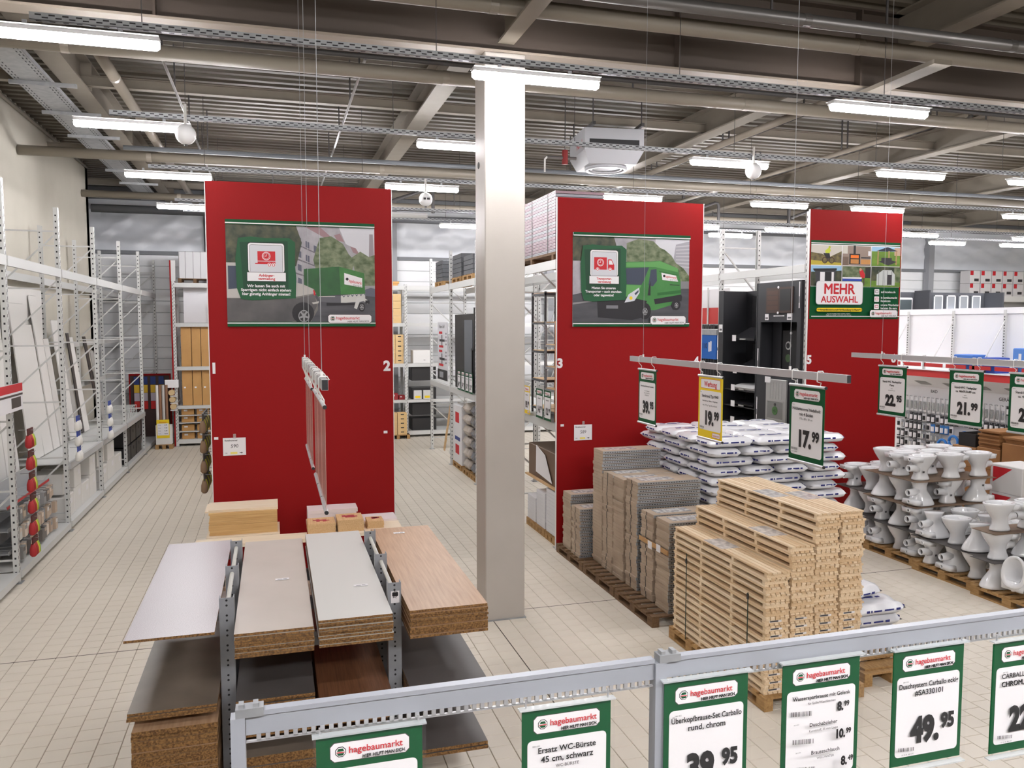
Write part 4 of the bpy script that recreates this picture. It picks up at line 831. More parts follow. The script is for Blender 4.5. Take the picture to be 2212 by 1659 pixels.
HARD = M('hardboard', (120, 98, 78), .7, 0, (3, .3, .7), (104, 84, 66)); HARDD = M('hardboard_dark', (72, 68, 66), .6)
TPL = [('rear', 9.8, 10.32, 4), ('middle', 9.71, 9.1, 2), ('front', 9.62, 7.88, 3)]
LP = .414
for nm, px, py, nl in TPL:
    pallet(px, py, .8, 1.2, WOODP, '%s pallet under the toilets' % nm)
    if nm == 'rear':
        pallet(px+.83, py+.02, .8, 1.2, WOODP, 'hidden pallet behind the rear toilets')
        pallet(px+.1, py+1.24, .8, .8, WOODP, 'farthest pallet under the toilets')
    r = random.Random(nm)
    for k in range(nl):
        z = .1445+k*LP
        if k:
            b = thing('separator_board', 'thin board under the %s layer of the %s toilet pallet' % (ORD[k+1], nm), 'board', (px-.02, py+.0, z-.0125), 0, 'separator boards between toilets')
            for bb in ([(0, .95 if nm != 'rear' else 1.6, 0, 1.22)] if nm != 'front' else [(0, 1.1, .8, 1.22), (.6, 1.1, 0, .8)]): MB().box(*bb, 0, .006).build('sheet', [HARD, HARDD, HARD][k % 3], b)
        ncol = 2 if nm != 'rear' else 3
        for i in range(ncol):
            for j in range(3):
                if nm == 'front' and k and i == 0 and j < 2: continue
                if nm == 'front' and k == 0 and i == 0 and j == 1:
                    toilet(px+.43, py+.6, z+.29, 0, False, 'toilet standing on its back with the oval bowl facing the aisle', (0, -1.42, .12)); continue
                inv = (i+j+k+(nm == 'middle')) % 2 == 0 if k < nl-1 or nm == 'middle' else False
                if nm == 'front' and k == 2 and j == 1: inv = True
                toilet(px+.24+i*.57+r.uniform(-.01, .01), py+.2+j*.4+r.uniform(-.008, .008), z, r.choice((PI, 0, 0, PI))+r.uniform(-.06, .06), inv, 'white toilet %s on the %s pallet, %s layer, %s row, %s from the front' % ('upside down' if inv else 'upright', nm, ORD[k+1], ('aisle', 'second', 'rear')[i], ORD[j+1]))
for k in range(3):
    z = .1445+k*LP
    if k: b = thing('separator_board', 'thin board under the %s layer of the farthest toilet pallet' % ORD[k+1], 'board', (9.88, 11.56, z-.0125), 0, 'separator boards between toilets'); MB().box(0, .95, 0, .84, 0, .006).build('sheet', HARDD, b)
    for i in range(2):
        for j in range(2): toilet(10.14+i*.57, 11.76+j*.4, z, random.choice((PI, 0)), (i+j+k) % 2 == 0 and k < 2, 'white toilet on the farthest pallet, %s layer, %s row, %s from the front' % (ORD[k+1], ('aisle', 'rear')[i], ORD[j+1]))
# ------------------------------------------------------------------ pallet racks
UPH = {}
def upright_mesh(H):
    k = round(H, 2)
    if k not in UPH:
        u = MB().box(-.045, .045, 0, .012, 0, H).box(-.045, -.037, .012, .075, 0, H).box(.037, .045, .012, .075, 0, H).mesh('upright', RACKW)
        h = MB(); z = .15
        while z < H-.1: h.box(-.026, -.012, -.0012, -.0002, z, z+.045); h.box(.012, .026, -.0012, -.0002, z+.04, z+.085); h.box(.0452, .0462, .025, .05, z, z+.03); h.box(-.0462, -.0452, .025, .05, z, z+.03); z += .11
        f = MB().box(-.09, .09, -.04, .11, 0, .008).mesh('foot_plate', GALV)
        UPH[k] = (u, h.mesh('holes', HOLE), f)
    return UPH[k]
def brace(p, q, r=.018): return MB().path([p, q], r, 4)
def rack(label, origin, rz, pos, D, H, beams, decks=(), braced=True, skip_rear=False):
    """local x along the rack, y into its depth, front face at y=0"""
    t = thing('pallet_rack', label, 'rack', origin, rz); um, hm_, fm = upright_mesh(H)
    for x in pos:
        for y in ((0, D) if not skip_rear else (0,)):
            u = put('upright', um, t, (x, y, 0), 0 if y == 0 else PI); tag(put('holes', hm_, u), kind='stuff'); put('foot_plate', fm, u)
        if braced:
            z = .35; k = 0
            while z < H-.15:
                MB().box(x-.014, x+.014, .07, D-.07, z-.014, z+.014).build('cross_brace', RACKW, t)
                if z+1.05 < H-.1:
                    a, b = ((x, .07, z+.03), (x, D-.07, z+1.0)) if True else 0
                    MB().path([(x, .06, z+1.0), (x, D-.07, z+.04)], .02, 4).build('diagonal_brace', RACKW, t)
                z += 1.05; k += 1
    for i in range(len(pos)-1):
        xa, xb = sorted((pos[i], pos[i+1]))
        for z, hgt in beams:
            for y in (-.02, D-.03): MB().box(xa+.045, xb-.045, y, y+.05, z-hgt, z).build('beam', RACKW, t)
    for xa, xb, z in decks: MB().box(min(xa, xb)+.05, max(xa, xb)-.05, .02, D-.02, z-.02, z).build('shelf_deck', RACKW, t)
    return t
LY = [10.4, 13.55, 16.75, 19.85, 23.0, 26.1, 29.3]
t = rack('tall grey rack along the beige left wall', (-3.75, 0, 0), PI/2, LY, 1.1, 6.03, [(4.91, .15)], [(LY[i], LY[i+1], 1.28) for i in range(2, 5)])
for i in range(len(LY)-1):
    for z in (3.45, 2.4): MB().box(LY[i]+.05, LY[i+1]-.05, 1.02, 1.06, z-.12, z).build('rear_beam', RACKW, t)
    MB().box(LY[i]+.05, LY[i+1]-.05, -.02, .02, .06, .17).box(LY[i]+.05, LY[i+1]-.05, .02, 1.06, .155, .17).build('plinth', RACKW, t)
for i in range(2, 5): MB().box(LY[i]+.05, LY[i+1]-.05, -.035, .02, 1.17, 1.29).build('shelf_lip', M('price_rail', (186, 186, 186), .4), t)
WB = M('white_board', (236, 234, 230), .45); GB = M('grey_board', (180, 178, 174), .5); DKB = M('dark_board', (60, 56, 54), .5)
def leaning(y, w, h, z0, mat, label, lean=.1, x=-4.42, th=.022):
    t = thing('leaning_board', label, 'board', (x, y, z0), 0, 'tall boards leaning in the left rack', (0, -lean, 0))
    MB().box(-th, 0, 0, w, 0, h).build('panel', mat, t); MB().box(-th-.001, .001, -.002, w+.002, h, h+.006).build('edge_band', GB, t)
BD = [(13.75, .98, 2.5, .19, WB, 'wide white board in the bay nearest the viewer'), (14.85, .9, 4.3, .19, WB, 'tall white board behind the hanging goods'), (15.85, .7, 4.2, .19, WB, 'tall narrow white board behind the hanging goods'),
      (16.95, .9, 3.0, 1.3, WB, 'wide white board just past the second rack post'), (17.9, .62, 2.6, 1.3, WB, 'white board second past the second rack post'), (18.6, .5, 3.2, 1.3, WB, 'white board with its top under the beam'), (19.2, .4, 2.3, 1.3, WB, 'short white board before the third rack post'),
      (20.05, .6, 2.7, 1.3, WB, 'white board just past the third rack post'), (20.75, .35, 2.5, 1.3, GB, 'grey board past the third rack post'), (21.2, .22, 2.4, 1.3, DKB, 'dark narrow board in the middle of the left rack'), (21.5, .5, 2.3, 1.3, WB, 'white board beside the dark narrow one'),
      (23.3, .3, 2.3, 1.3, DKB, 'dark board standing near the far end'), (23.7, .4, 1.9, 1.3, GB, 'grey board standing near the far end')]
for k, b in enumerate(BD): leaning(*b, lean=(.26+.04*(k % 3))/b[2])
for y0_, z0_, nm in ((13.8, 3.47, 'first'), (17.0, 3.47, 'second')):
    tag(MB().box(-4.82, -4.8, y0_, y0_+2.7, 0, 1.15).build('backing_board', WB, None, (0, 0, z0_)), 'large white sheet resting on the rear beam, %s bay' % nm, 'board')
def carton(x0, x1, y0, y1, z0, z1, label, mat=CART, face='-x', group=None, cat='box', lab=True, tape=True):
    w, d, h = x1-x0, y1-y0, z1-z0
    o = MB().bbox(-w/2, w/2, -d/2, d/2, 0, h, min(.012, h*.1)).build('carton', mat, None, ((x0+x1)/2, (y0+y1)/2, z0)); tag(o, label, cat, group)
    if tape: MB().box(-.03, .03, -d/2+.02, d/2-.02, h-.001, h+.001).build('tape', C((176, 150, 110)), o)
    if lab:
        if face == '-x': MB().box(-w/2-.002, -w/2, -d*.3, -d*.05, h*.55, h*.8).build('label', CARD, o)
        elif face == '+x': MB().box(w/2, w/2+.002, d*.05, d*.3, h*.55, h*.8).build('label', CARD, o)
        else: MB().box(-w*.3, -w*.02, -d/2-.002, -d/2, h*.55, h*.8).build('label', CARD, o)
    return o
WBX = M('white_carton', (226, 224, 220), .6); KBX = M('black_crate', (38, 37, 38), .5)
def crate(x0, x1, y0, y1, z0, z1, label, mat, group, face='+x'):
    w, d, h = x1-x0, y1-y0, z1-z0; t = thing('crate', label, 'crate', ((x0+x1)/2, (y0+y1)/2, z0), 0, group)
    b = MB().box(-w/2, w/2, -d/2, d/2, 0, .01)
    for a in ((-w/2, -w/2+.012, -d/2, d/2), (w/2-.012, w/2, -d/2, d/2), (-w/2+.012, w/2-.012, -d/2, -d/2+.012), (-w/2+.012, w/2-.012, d/2-.012, d/2)): b.box(*a, .01, h)
    b.build('body', mat, t)
    if face == '+x': MB().box(w/2, w/2+.002, -.05, .05, h*.55, h*.75).build('handle_slot', HOLE, t); MB().box(w/2, w/2+.012, -d/2, d/2, h-.03, h).build('rim', mat, t)
    else: MB().box(-.055, .055, -d/2-.002, -d/2, h*.5, h*.72).build('handle_slot', HOLE, t)
    return t
n = 0
for (ya, yb, k0) in ((16.9, 19.7, 4), (20.0, 22.85, 3)):
    w = (yb-ya)/k0
    for k in range(k0):
        carton(-4.5, -3.86, ya+k*w+.02, ya+(k+1)*w-.02, .175, .6+.05*(k % 2), 'white box on the base of the left rack, %s from the front' % ORD[n+1], WBX, '+x', 'white boxes low in the left rack', tape=False); n += 1
        if k % 3 != 2: carton(-4.45, -3.9+.05*(k % 2), ya+k*w+.05, ya+(k+1)*w-.1, .655, 1.05, 'white box stacked under the long shelf, %s from the front' % ORD[n], WBX, '+x', 'white boxes low in the left rack', tape=False)
for k in range(3): 
    for j in range(2): crate(-4.5, -3.84, 23.2+k*.95, 24.05+k*.95, .175+j*.46, .6+j*.46, 'black crate under the long shelf, %s row, %s from the front' % (('lower', 'upper')[j], ORD[k+1]), KBX, 'black crates in the left rack')
# grids and hooks on the long shelf
for k in range(6):
    t = thing('wire_divider', 'wire divider standing on the long shelf, %s from the front' % ORD[k+1], 'divider', (-3.9, 24.3+k*.28, 1.281), 0, 'wire dividers on the long shelf'); MB().path([(0, 0, .0), (0, 0, .25), (-.6, 0, .25), (-.6, 0, 0)], .012, 5).build('hoop', RACKW, t); MB().path([(0, 0, .12), (-.6, 0, .12)], .008, 5).build('bar', RACKW, t)
# hanging packs at the rack posts
def glove_pack(x, y, z, label, group, hd, cols, s=1.0, rz=0):
    t = thing('hanging_pack', label, 'pack', (x, y, z), rz, group)
    MB().box(-.01*s, .01*s, -.13*s, .13*s, .19*s, .3*s).build('header_card', hd, t)
    for k, c in enumerate(cols):
        yy = -.105*s+k*.21*s/max(1, len(cols)-1); r = .04*s
        MB().loft([[(rr*1.3*math.cos(2*PI*i/8), yy+rr*math.sin(2*PI*i/8), zz) for i in range(8)] for zz, rr in ((0, r*.5), (.03*s, r), (.12*s, r*.95), (.2*s, r*.5))]).build('content', c, t, smooth=True)
    MB().path([(-.16, 0, .27*s), (.05, 0, .27*s), (.06, 0, .29*s)], .005, 5).build('hook', GALV, t)
BRO = C((84, 30, 28)); RD1 = C((176, 42, 46)); RD2 = C((150, 36, 30)); YL1 = C((200, 196, 60)); YG = C((150, 178, 60))
for k in range(6): glove_pack(-3.6, 13.82, .34+k*.335, 'red garden glove pack on the first rack post, %s from the bottom' % ORD[k+1], 'red glove packs', BRO, (RD1, RD2, RD1, YL1, YG), 1.0)
WG = C((232, 230, 224)); BL1 = C((50, 70, 150))
for py_, nm in ((16.95, 'second'), (20.05, 'third')):
    for k in range(3): glove_pack(-3.6, py_, 1.3+k*.29, 'white glove pack on the %s rack post, %s from the bottom' % (nm, ORD[k+1]), 'white glove packs', BL1, (WG, WG, WG), .95)
t = thing('peg_wall', 'grey perforated wall with price strips in the nearest left bay', 'display', (-4.25, 13.75, .18))
MB().box(0, .02, 0, 2.8, 0, 1.2).build('back_panel', M('peg_grey', (176, 178, 180), .5), t)
for z, m in ((.2, GALV), (.55, GALV), (.9, GALV)): MB().box(.02, .3, 0, 2.4, z, z+.02).box(.3, .31, 0, 2.4, z-.01, z+.05).build('tray', m, t)
MB().box(.311, .315, 0, 2.4, .9, .94).build('red_strip', C((190, 50, 50)), t)
rr = random.Random(5); PK = [C(c) for c in ((216, 214, 210), (190, 170, 150), (150, 150, 150), (110, 104, 100), (222, 206, 190))]
for j in range(3):
    for k in range(11):
        o = MB().box(-.03, .03, -.07, .07, 0, .2).build('blister_pack', PK[rr.randrange(5)], None, (-3.88+rr.uniform(-.03, .03), 13.92+k*.215, .42+j*.3-.2)); tag(o, 'small hanging blister pack in the nearest left bay, %s row, %s from the front' % (('bottom', 'middle', 'top')[j], ORD[k+1]), 'pack', 'blister packs in the nearest left bay')
        MB().box(.03, .033, -.05, .05, .12, .18).build('print', PK[(k*3+j) % 5], o)
        MB().tube((-.35, 0, .19), (.05, 0, .2), .006, 5).build('hook', GALV, o)
t = thing('header_sign', 'red and white header sign over the nearest left bay', 'sign', (-3.66, 12.5, 2.62)); MB().box(-.02, 0, 0, 1.25, 0, .4).build('board', CARD, t); MB().box(0, .002, 0, 1.25, .28, .4).build('red_band', INKR, t); MB().box(0, .002, 0, 1.25, .22, .25).box(0, .002, .7, 1.15, .05, .2).build('picture', C((70, 60, 56)), t)
for k in range(8): tag(MB().tube((0, 0, 0), (0, 0, 1.5+.1*(k % 3)), .04, 8).build('long_roll', [C((60, 60, 62)), C((200, 196, 186))][k % 2], None, (-4.3+.05*(k % 2), 11.6+k*.2, .18)), 'long roll standing in the bay cut by the left picture edge, %s from the front' % ORD[k+1], 'roll', 'long rolls at the left edge')

# ------------------------------------------------------------------ rack along the back wall
rb = rack('grey rack along the rear wall', (0, 27.5, 0), 0, (-3.0, -.2, 2.4, 4.35, 7.1, 9.8, 12.5), 1.1, 5.25, [(5.2, .14), (3.93, .12), (2.55, .12), (1.3, .1), (.22, .14)], [(-.2, 12.5, 3.93), (-.2, 12.5, 2.55), (-3.0, 12.5, 1.3), (-3.0, 12.5, .22)], True)
MB().box(-3.09, -3.05, -.03, 1.1, 0, 5.9).build('red_side_strip', RED, rb)
tt = MB().box(-3.05, -2.92, -.01, .06, 5.25, 5.9); tt.build('upright_extension', RACKW, rb)
pallet(-2.86, 27.62, 1.0, .8, WOODD, 'dark pallet on top of the rear left rack', 0, 5.201)
t = thing('wrapped_load', 'grey-white wrapped load on top of the rear left rack', 'load', (-2.38, 28.02, 5.346)); MB().bbox(-.45, .45, -.4, .4, 0, .85, .02).build('block', C((206, 206, 208)), t)
for x in (-.25, -.02, .2): MB().box(x-.006, x+.006, -.404, -.4, 0, .85).build('strap', C((120, 120, 124)), t)
tag(MB().box(-2.75, -1.0, 27.95, 28.0, 0, 1.15).build('white_sheet', C((222, 222, 226)), None, (0, 0, 3.94)), 'white sheet lying across the top of the rear left rack opening', 'board')
KRAFT = M('kraft_door', (198, 152, 92), .65, 0, (2, .3, .8), (182, 136, 80))
for k, (x, w, h) in enumerate(((-2.83, .3, 2.6), (-2.51, .26, 2.57), (-2.23, .3, 2.58), (-1.91, .33, 3.3), (-1.56, .3, 3.3), (-1.24, .3, 3.2), (-.92, .3, 3.2))):
    o = tag(MB().box(0, w, 0, .2, 0, h).build('packed_door', KRAFT, None, (x, 27.62, 1.301)), 'tall brown packed door, %s from the left in the rear rack' % ORD[k+1], 'packed door', 'brown packed doors'); MB().box(.05, .11, -.002, 0, .55, .6).build('label', CARD, o)
for j, z in enumerate((.221, .48, .76, 1.0)):
    for k in range(4): carton(-2.88+k*.46, -2.5+k*.46, 27.6, 28.0, z, z+.2, 'carton below the packed doors, %s row from the bottom, %s from the left' % (ORD[j+1], ORD[k+1]), KRAFT, '-y', 'cartons below the packed doors')
    if j: MB().box(-2.95, -.25, -.01, .6, z-.03, z-.005).build('middle_shelf', RACKW, rb)
CRW = M('crate_wood', (226, 194, 142), .6, 0, (4, .3, .7), (212, 178, 124))
for k in range(4): crate(3.55, 4.2, 27.56, 28.0, 3.932+k*.25, 4.175+k*.25, 'tall pale wooden crate over the second aisle, %s' % nth(k+1), CRW, 'wooden crates, upper shelf', '-y')
for c_, (xa, n_) in enumerate(((3.72, 6), (4.0, 6))):
    for k in range(n_): crate(xa-.0, xa+.27, 27.56, 28.0, 2.552+k*.165, 2.712+k*.165, 'pale wooden crate on the middle shelf, %s column, %s' % (('left', 'right')[c_], nth(k+1)), CRW, 'wooden crates, middle shelf', '-y')
pallet(3.6, 27.13, .8, .32, WOODP, 'small pallet of wooden crates at the end of the second aisle')
for c_, xa in enumerate((3.66, 3.99)):
    for k in range(5): crate(xa, xa+.31, 27.16, 27.44, .146+k*.15, .292+k*.15, 'pale wooden crate on the floor pallet, %s column, %s' % (('left', 'right')[c_], nth(k+1)), CRW, 'wooden crates on the floor', '-y')
for k in range(5): carton(3.1+k*.25, 3.32+k*.25, 27.6, 27.9, 1.301, 1.45+.07*(k % 2), 'small red box on the rear shelf, %s from the left' % ORD[k+1], C((150, 40, 44)), '-y', 'small red boxes', tape=False)
for k in range(2): tag(MB().box(0, .9, 0, .5, 0, .07).build('plank_pack', M('plank_pack', (214, 160, 92), .6), None, (3.2+.05*k, 27.6, 5.201+k*.075)), '%s orange-brown plank pack on top of the rear rack' % ('lower', 'upper')[k], 'pack')
o = carton(4.6, 5.3, 27.6, 28.1, 2.552, 3.0, 'white two-drawer chest on the rear shelf', WBX, '-y', tape=False, lab=False, cat='chest'); MB().box(-.33, .33, -.254, -.25, .02, .21).box(-.33, .33, -.254, -.25, .235, .43).build('drawer_front', WHITE, o); MB().box(.02, .08, -.26, -.254, .1, .115).build('drawer_handle', DARKS, o)
for j, z in enumerate((.221, .75, 1.301, 1.95)): carton(4.55, 5.4, 27.58, 28.3, z, z+(.42, .42, .4, .5)[j], 'dark bin on the rear shelf right of the crates, %s' % nth(j+1), KBX, '-y', 'dark bins', tape=False, lab=False)
for k in range(2): o = carton(4.6+k*.33, 4.88+k*.33, 27.5, 27.57, 1.31, 1.62, 'white display box with a yellow label, %s one' % ('left', 'right')[k], C((206, 206, 204)), '-y', tape=False, lab=False); MB().box(-.09, .09, -.037, -.035, .04, .12).build('label', YEL, o)
# blister wall and display stand in the far left corner
t = thing('blister_wall', 'dark wall with red frame and hanging blister packs in the far corner', 'display', (-4.55, 28.9, 0)); MB().box(0, 1.2, 0, .05, 0, 2.2).build('back_panel', C((70, 50, 46)), t)
for a in ((-.04, 0, 0, 2.26), (1.2, 1.24, 0, 2.26), (0, 1.2, 2.2, 2.26), (0, 1.2, 0, .06)): MB().box(a[0], a[1], -.02, .05, a[2], a[3]).build('frame', RED, t)
for j in range(4):
    for k in range(4): tag(MB().box(-.08, .08, -.02, .02, 0, .26).build('blister_pack', [C((200, 40, 36)), C((190, 180, 190)), C((220, 180, 50)), C((40, 60, 120))][j], None, (-4.35+k*.25, 28.85, 1.1+j*.27)), 'blister pack on the far corner wall, %s row upward, %s from the left' % (ORD[j+1], ORD[k+1]), 'pack', 'blister packs in the far corner')
pallet(-3.6, 27.0, .5, .4, WOODP, 'small pallet under the white display in the far left corner')
t = thing('display_box', 'white cardboard display with a yellow price sheet', 'display', (-3.58, 27.05, .1445)); MB().box(0, .46, 0, .3, 0, .6).build('box_body', WBX, t); MB().box(.03, .4, -.012, -.004, .2, .78).build('price_sheet', YEL, t); a = Art(.33, .5); a.rect(0, .16, 1, .9, CARD)
a.text('Werbung', .5, .08, .08, INKR, .9, .02)
for k in range(4): a.text('Rolle', .2, .26+k*.18, .05, INK, .3); a.text(('5.99', '7.99', '9.99', '14.99')[k], .75, .26+k*.18, .07, INK, .35, .02)
a.build('lettering', t, (.05, -.013, .24))
for k in range(4): tag(MB().tube((0, 0, 0), (0, 0, 1.25), .042, 10).build('carpet_roll', [C((226, 224, 222)), C((150, 110, 84)), C((196, 192, 188)), C((140, 104, 80))][k], None, (-3.53+k*.09, 27.2+.03*(k % 2), .746)), 'narrow roll standing in the white display, %s from the left' % ORD[k+1], 'roll', 'rolls in the white display')
t = thing('roll_holder', 'white notice and three brown rolls on the rack post at the far left', 'holder', (-3.05, 27.3, 1.35)); MB().box(-.25, .15, -.02, .0, .55, .8).build('notice_sheet', CARD, t)
for k in range(3): MB().tube((-.06+.02*k, -.12, .4-k*.22), (-.06+.02*k, .1, .4-k*.22), .09, 12).build('roll', C((206, 178, 134)), t); MB().box(-.1, .1, -.1, .165, .27-k*.22, .3-k*.22).build('arm', WHITE, t)

# ------------------------------------------------------------------ racks behind the red panels
def yrack(label, X, ys, D, H, beams, decks, facing):
    """facing -1: front looks towards -X"""
    if facing < 0: return rack(label, (X, 0, 0), -PI/2, [-y for y in ys], D, H, beams, [(-a, -b, z) for a, b, z in decks])
    return rack(label, (X, 0, 0), PI/2, ys, D, H, beams, decks)
RY = (13.03, 15.95, 18.85, 21.8, 24.7)
yrack('grey rack behind the left-hand red panel, left side', -.86, RY, 1.15, 5.95, [(4.95, .15), (2.2, .13), (.3, .12)], [(a, b, z) for a, b in zip(RY, RY[1:]) for z in (2.2,)], -1)
yrack('grey rack behind the left-hand red panel, right side', 1.76, RY, 1.15, 5.95, [(4.95, .15), (2.2, .13), (.3, .12)], [(a, b, z) for a, b in zip(RY, RY[1:]) for z in (2.2,)], 1)
ra = yrack('grey rack along the right of the second aisle', 4.66, RY, 1.15, 5.9, [(5.0, .16), (2.18, .14)], [(RY[0], RY[1], 2.2), (RY[1], RY[2], 2.2), (RY[2], RY[3], 2.2), (RY[3], RY[4], 2.2)], -1)
yrack('grey rack behind the middle red panel, right side', 7.28, RY, 1.15, 5.9, [(5.0, .16), (2.18, .14)], [(RY[0], RY[1], 2.2)], 1)
rc = yrack('grey rack holding the black kitchen display', 9.62, (13.03, 16.1, 19.1, 22.1), 1.0, 6.0, [(5.02, .15)], [], -1)
# bundles of perforated profiles
PRP = M('profile_pink', (150, 126, 132), .45, .2, (2, .3, .7), (132, 106, 116)); PRG = M('profile_grey', (142, 142, 148), .45, .2)
def bundle(x, y, z, n, L, label, W=.9):
    t = thing('profile_bundle', label, 'bundle', (x, y, z)); th = .052
    pm_ = [MB().box(0, W, 0, L, .003, th-.006).mesh('profile_layer', m) for m in (PRP, PRG)]; sl = MB(); q = .05
    while q < L-.05: sl.box(-.0015, -.0003, q, q+.04, .018, .03); q += .07
    sl_m = sl.mesh('slots', HOLE)
    for k in range(n): l = put('profile_layer', pm_[(k*7+k//3) % 3 == 0], t, (0, 0, .145+k*th)); tag(put('slots', sl_m, l), kind='stuff')
    for q in (.4, L/2, L-.4): MB().box(-.006, -.002, q-.012, q+.012, .14, .145+n*th).build('strap', BLACK, t)
    MB().box(0, W, 0, L, .1, .145).build('skid', WOODD, t)
    for q in (.1, L/2, L-.2): MB().box(0, W, q, q+.1, 0, .1).build('block', WOODD, t)
bundle(4.68, 13.2, 5.001, 20, 2.6, 'tall strapped bundle of pinkish perforated profiles beside the middle red panel')
bundle(-.98+.15, 13.2, 4.951, 18, 2.6, 'strapped bundle of perforated profiles hidden behind the left-hand red panel')
bundle(-1.02, 19.0, 4.951, 20, 2.6, 'strapped bundle of perforated profiles peeking out left of the left-hand red panel')
# goods in the second aisle
for k, (y, n_) in enumerate(((19.3, 4), (20.6, 5), (23.0, 5))):
    pallet(4.7, y, .9, 1.1, WOODP, 'pallet on the top beam of the second aisle, %s from the front' % ORD[k+1], 0, 5.001)
    for j in range(n_): carton(4.72, 5.55, y+.03, y+1.05, 5.147+j*.12, 5.262+j*.12, 'flat grey box on the %s high pallet, %s' % (ORD[k+1], nth(j+1)), C((84, 86, 90)), '-x', 'flat grey boxes up high', tape=False, lab=False)
t = thing('black_wardrobe', 'tall black cabinet with grey glass strip in the second aisle', 'cabinet', (4.72, 19.05, 2.201)); MB().box(0, .9, 0, 2.35, 0, 1.95).build('carcass', BLACK, t)
MB().box(-.01, 0, .35, 1.2, .25, 1.8).build('glass_panel', C((96, 100, 106)), t); MB().box(-.03, -.01, .05, .12, .1, 2.1).box(-.03, -.01, .3, .36, .1, 1.1).box(-.03, -.01, .05, .36, 1.05, 1.1).build('frame_bar', BLACK, t)
t = thing('advert_board', 'tall advert board with cross-shaped profile pictures in the second aisle', 'sign', (4.64, 23.4, 2.3)); MB().box(0, .02, -1.35, 0, 0, 1.65).build('board', C((214, 214, 218)), t)
a = Art(1.35, 1.65); a.text('Alles im Griff', .45, .07, .06, INK, .8, .01)
for v in (.3, .62):
    a.rect(.15, v-.14, .5, v-.1, INKR); a.rect(.42, v-.08, .5, v+.1, DKG); a.rect(.2, v-.005, .75, v+.035, DKG); a.rect(.15, v+.1, .6, v+.14, INKR)
    for q in range(4): a.rect(.85, v-.12+q*.06, .92, v-.09+q*.06, DKG)
a.rect(0, .82, 1, 1, BLACK); a.rect(.2, .86, .6, .96, C((150, 154, 160))); a.build('print', t, (-.001, 0, 0), -PI/2)
for k, (p, y) in enumerate((('84', 20.6), ('74', 20.15), ('15', 19.7), ('21', 19.3))):
    t = thing('price_sign', 'price sign showing %s on the second aisle shelf, %s from the far end' % (('eighty-four', 'seventy-four', 'fifteen', 'twenty-one')[k], ORD[k+1]), 'price sign', (4.6, y, 2.2), -PI/2, 'price signs on the second aisle shelf'); sign_art(t, .36, .5, None, [('Kleiderschrank', .5, .32, .05, .02)], (p, '99'))
t = thing('lean_planks', 'white plank leaning against the second aisle rack', 'plank', (4.75, 22.1, .21), 0, None, (.0, .18, 0)); MB().box(0, .02, 0, .35, 0, 1.5).build('board', WBX, t)
for k in range(2): tag(MB().box(0, .02, 0, .16, 0, 1.6).build('wood_plank', PINE, None, (4.72+.06*k, 22.9+k*.3, .21), (0, .15, 0)), '%s pine plank leaning in the second aisle' % ('first', 'second')[k], 'plank')
LD = [(20.65, 1.1, C((222, 222, 224)), 'white printed tall boxes'), (19.75, .8, C((150, 136, 124)), 'brown wrapped sacks'), (19.0, .7, C((60, 62, 70)), 'dark wrapped sacks')]
for k, (y, w, m, nm) in enumerate(LD):
    pallet(4.7, y, .95, w-.06, WOODP, 'floor pallet under the %s' % nm)
    for j in range(6 if k else 1):
        if k: o = sack_o = put('wrapped_sack', SACKS[j % 6].copy(), None, (5.15, y+w/2-.03, .146+j*.27), (0, 0, 0), (1.25, (w-.06)/.5, 2.05)); o.location.z = .158+j*.29; o.data.materials[0] = M('wrap_%d' % k, (150, 136, 124) if k == 1 else (58, 60, 68), .25, 0, (6, .3, .7), (186, 178, 170) if k == 1 else (96, 98, 104)); tag(o, '%s, %s' % (('', 'large brown wrapped sack in the second aisle', 'large dark wrapped sack in the second aisle')[k], nth(j+1)), 'sack', 'wrapped sacks in the second aisle')
        else:
            o = carton(4.72, 5.6, y+.02, y+w-.1, .146, 1.72, 'tall white printed box on a floor pallet in the second aisle', m, '-x', tape=False, lab=False); MB().box(-.443, -.44, -.2, .25, .25, .5).box(-.443, -.44, -.2, .25, 1.1, 1.38).build('red_print', INKR, o); MB().box(-.443, -.44, -.3, .3, .62, .72).build('blue_print', C((40, 60, 130)), o)
# first bay beside the middle panel
SHD = M('shelf_dark', (74, 76, 80), .45, .4)
def unit(x, y, z, W, L, H, ns, label, m=SHD):
    t = thing('shelving_unit', label, 'shelving', (x, y, z))
    for xx in (0, W-.035):
        for yy in (0, L-.035):
            p = MB().box(xx, xx+.035, yy, yy+.035, 0, H).build('upright', m, t); h = MB(); q = .05
            while q < H: h.box(xx-.001, xx-.0002, yy+.01, yy+.025, q, q+.02); q += .06
            tag(h.build('holes', HOLE, p), kind='stuff')
    for k in range(ns): z_ = .08+k*(H-.15)/(ns-1); MB().box(0, W, 0, L, z_, z_+.04).build('shelf_frame', m, t); MB().box(.02, W-.02, .01, L-.01, z_+.04, z_+.05).build('shelf_panel', PINE, t)
unit(4.8, 14.1, 2.201, .5, .8, 2.3, 5, 'dark steel shelving sample, taller one beside the middle panel'); unit(4.78, 13.35, 2.201, .45, .7, 1.75, 5, 'grey steel shelving sample, lower one beside the middle panel', M('shelf_grey', (150, 152, 156), .4, .4)); unit(5.35, 13.6, 2.201, .4, .9, 2.0, 5, 'white shelving sample at the back beside the middle panel', RACKW)
t = thing('wooden_ladder', 'orange-brown wooden ladder frame beside the middle panel', 'ladder', (4.66, 13.02+.1, 2.201)); MB().box(0, .05, 0, .03, 0, 1.75).box(.25, .3, 0, .03, 0, 1.75).build('rail', M('ladder_wood', (184, 112, 52), .5), t)
for k in range(5): MB().box(.05, .25, .005, .025, .15+k*.35, .19+k*.35).build('rung', M('ladder_wood'), t)
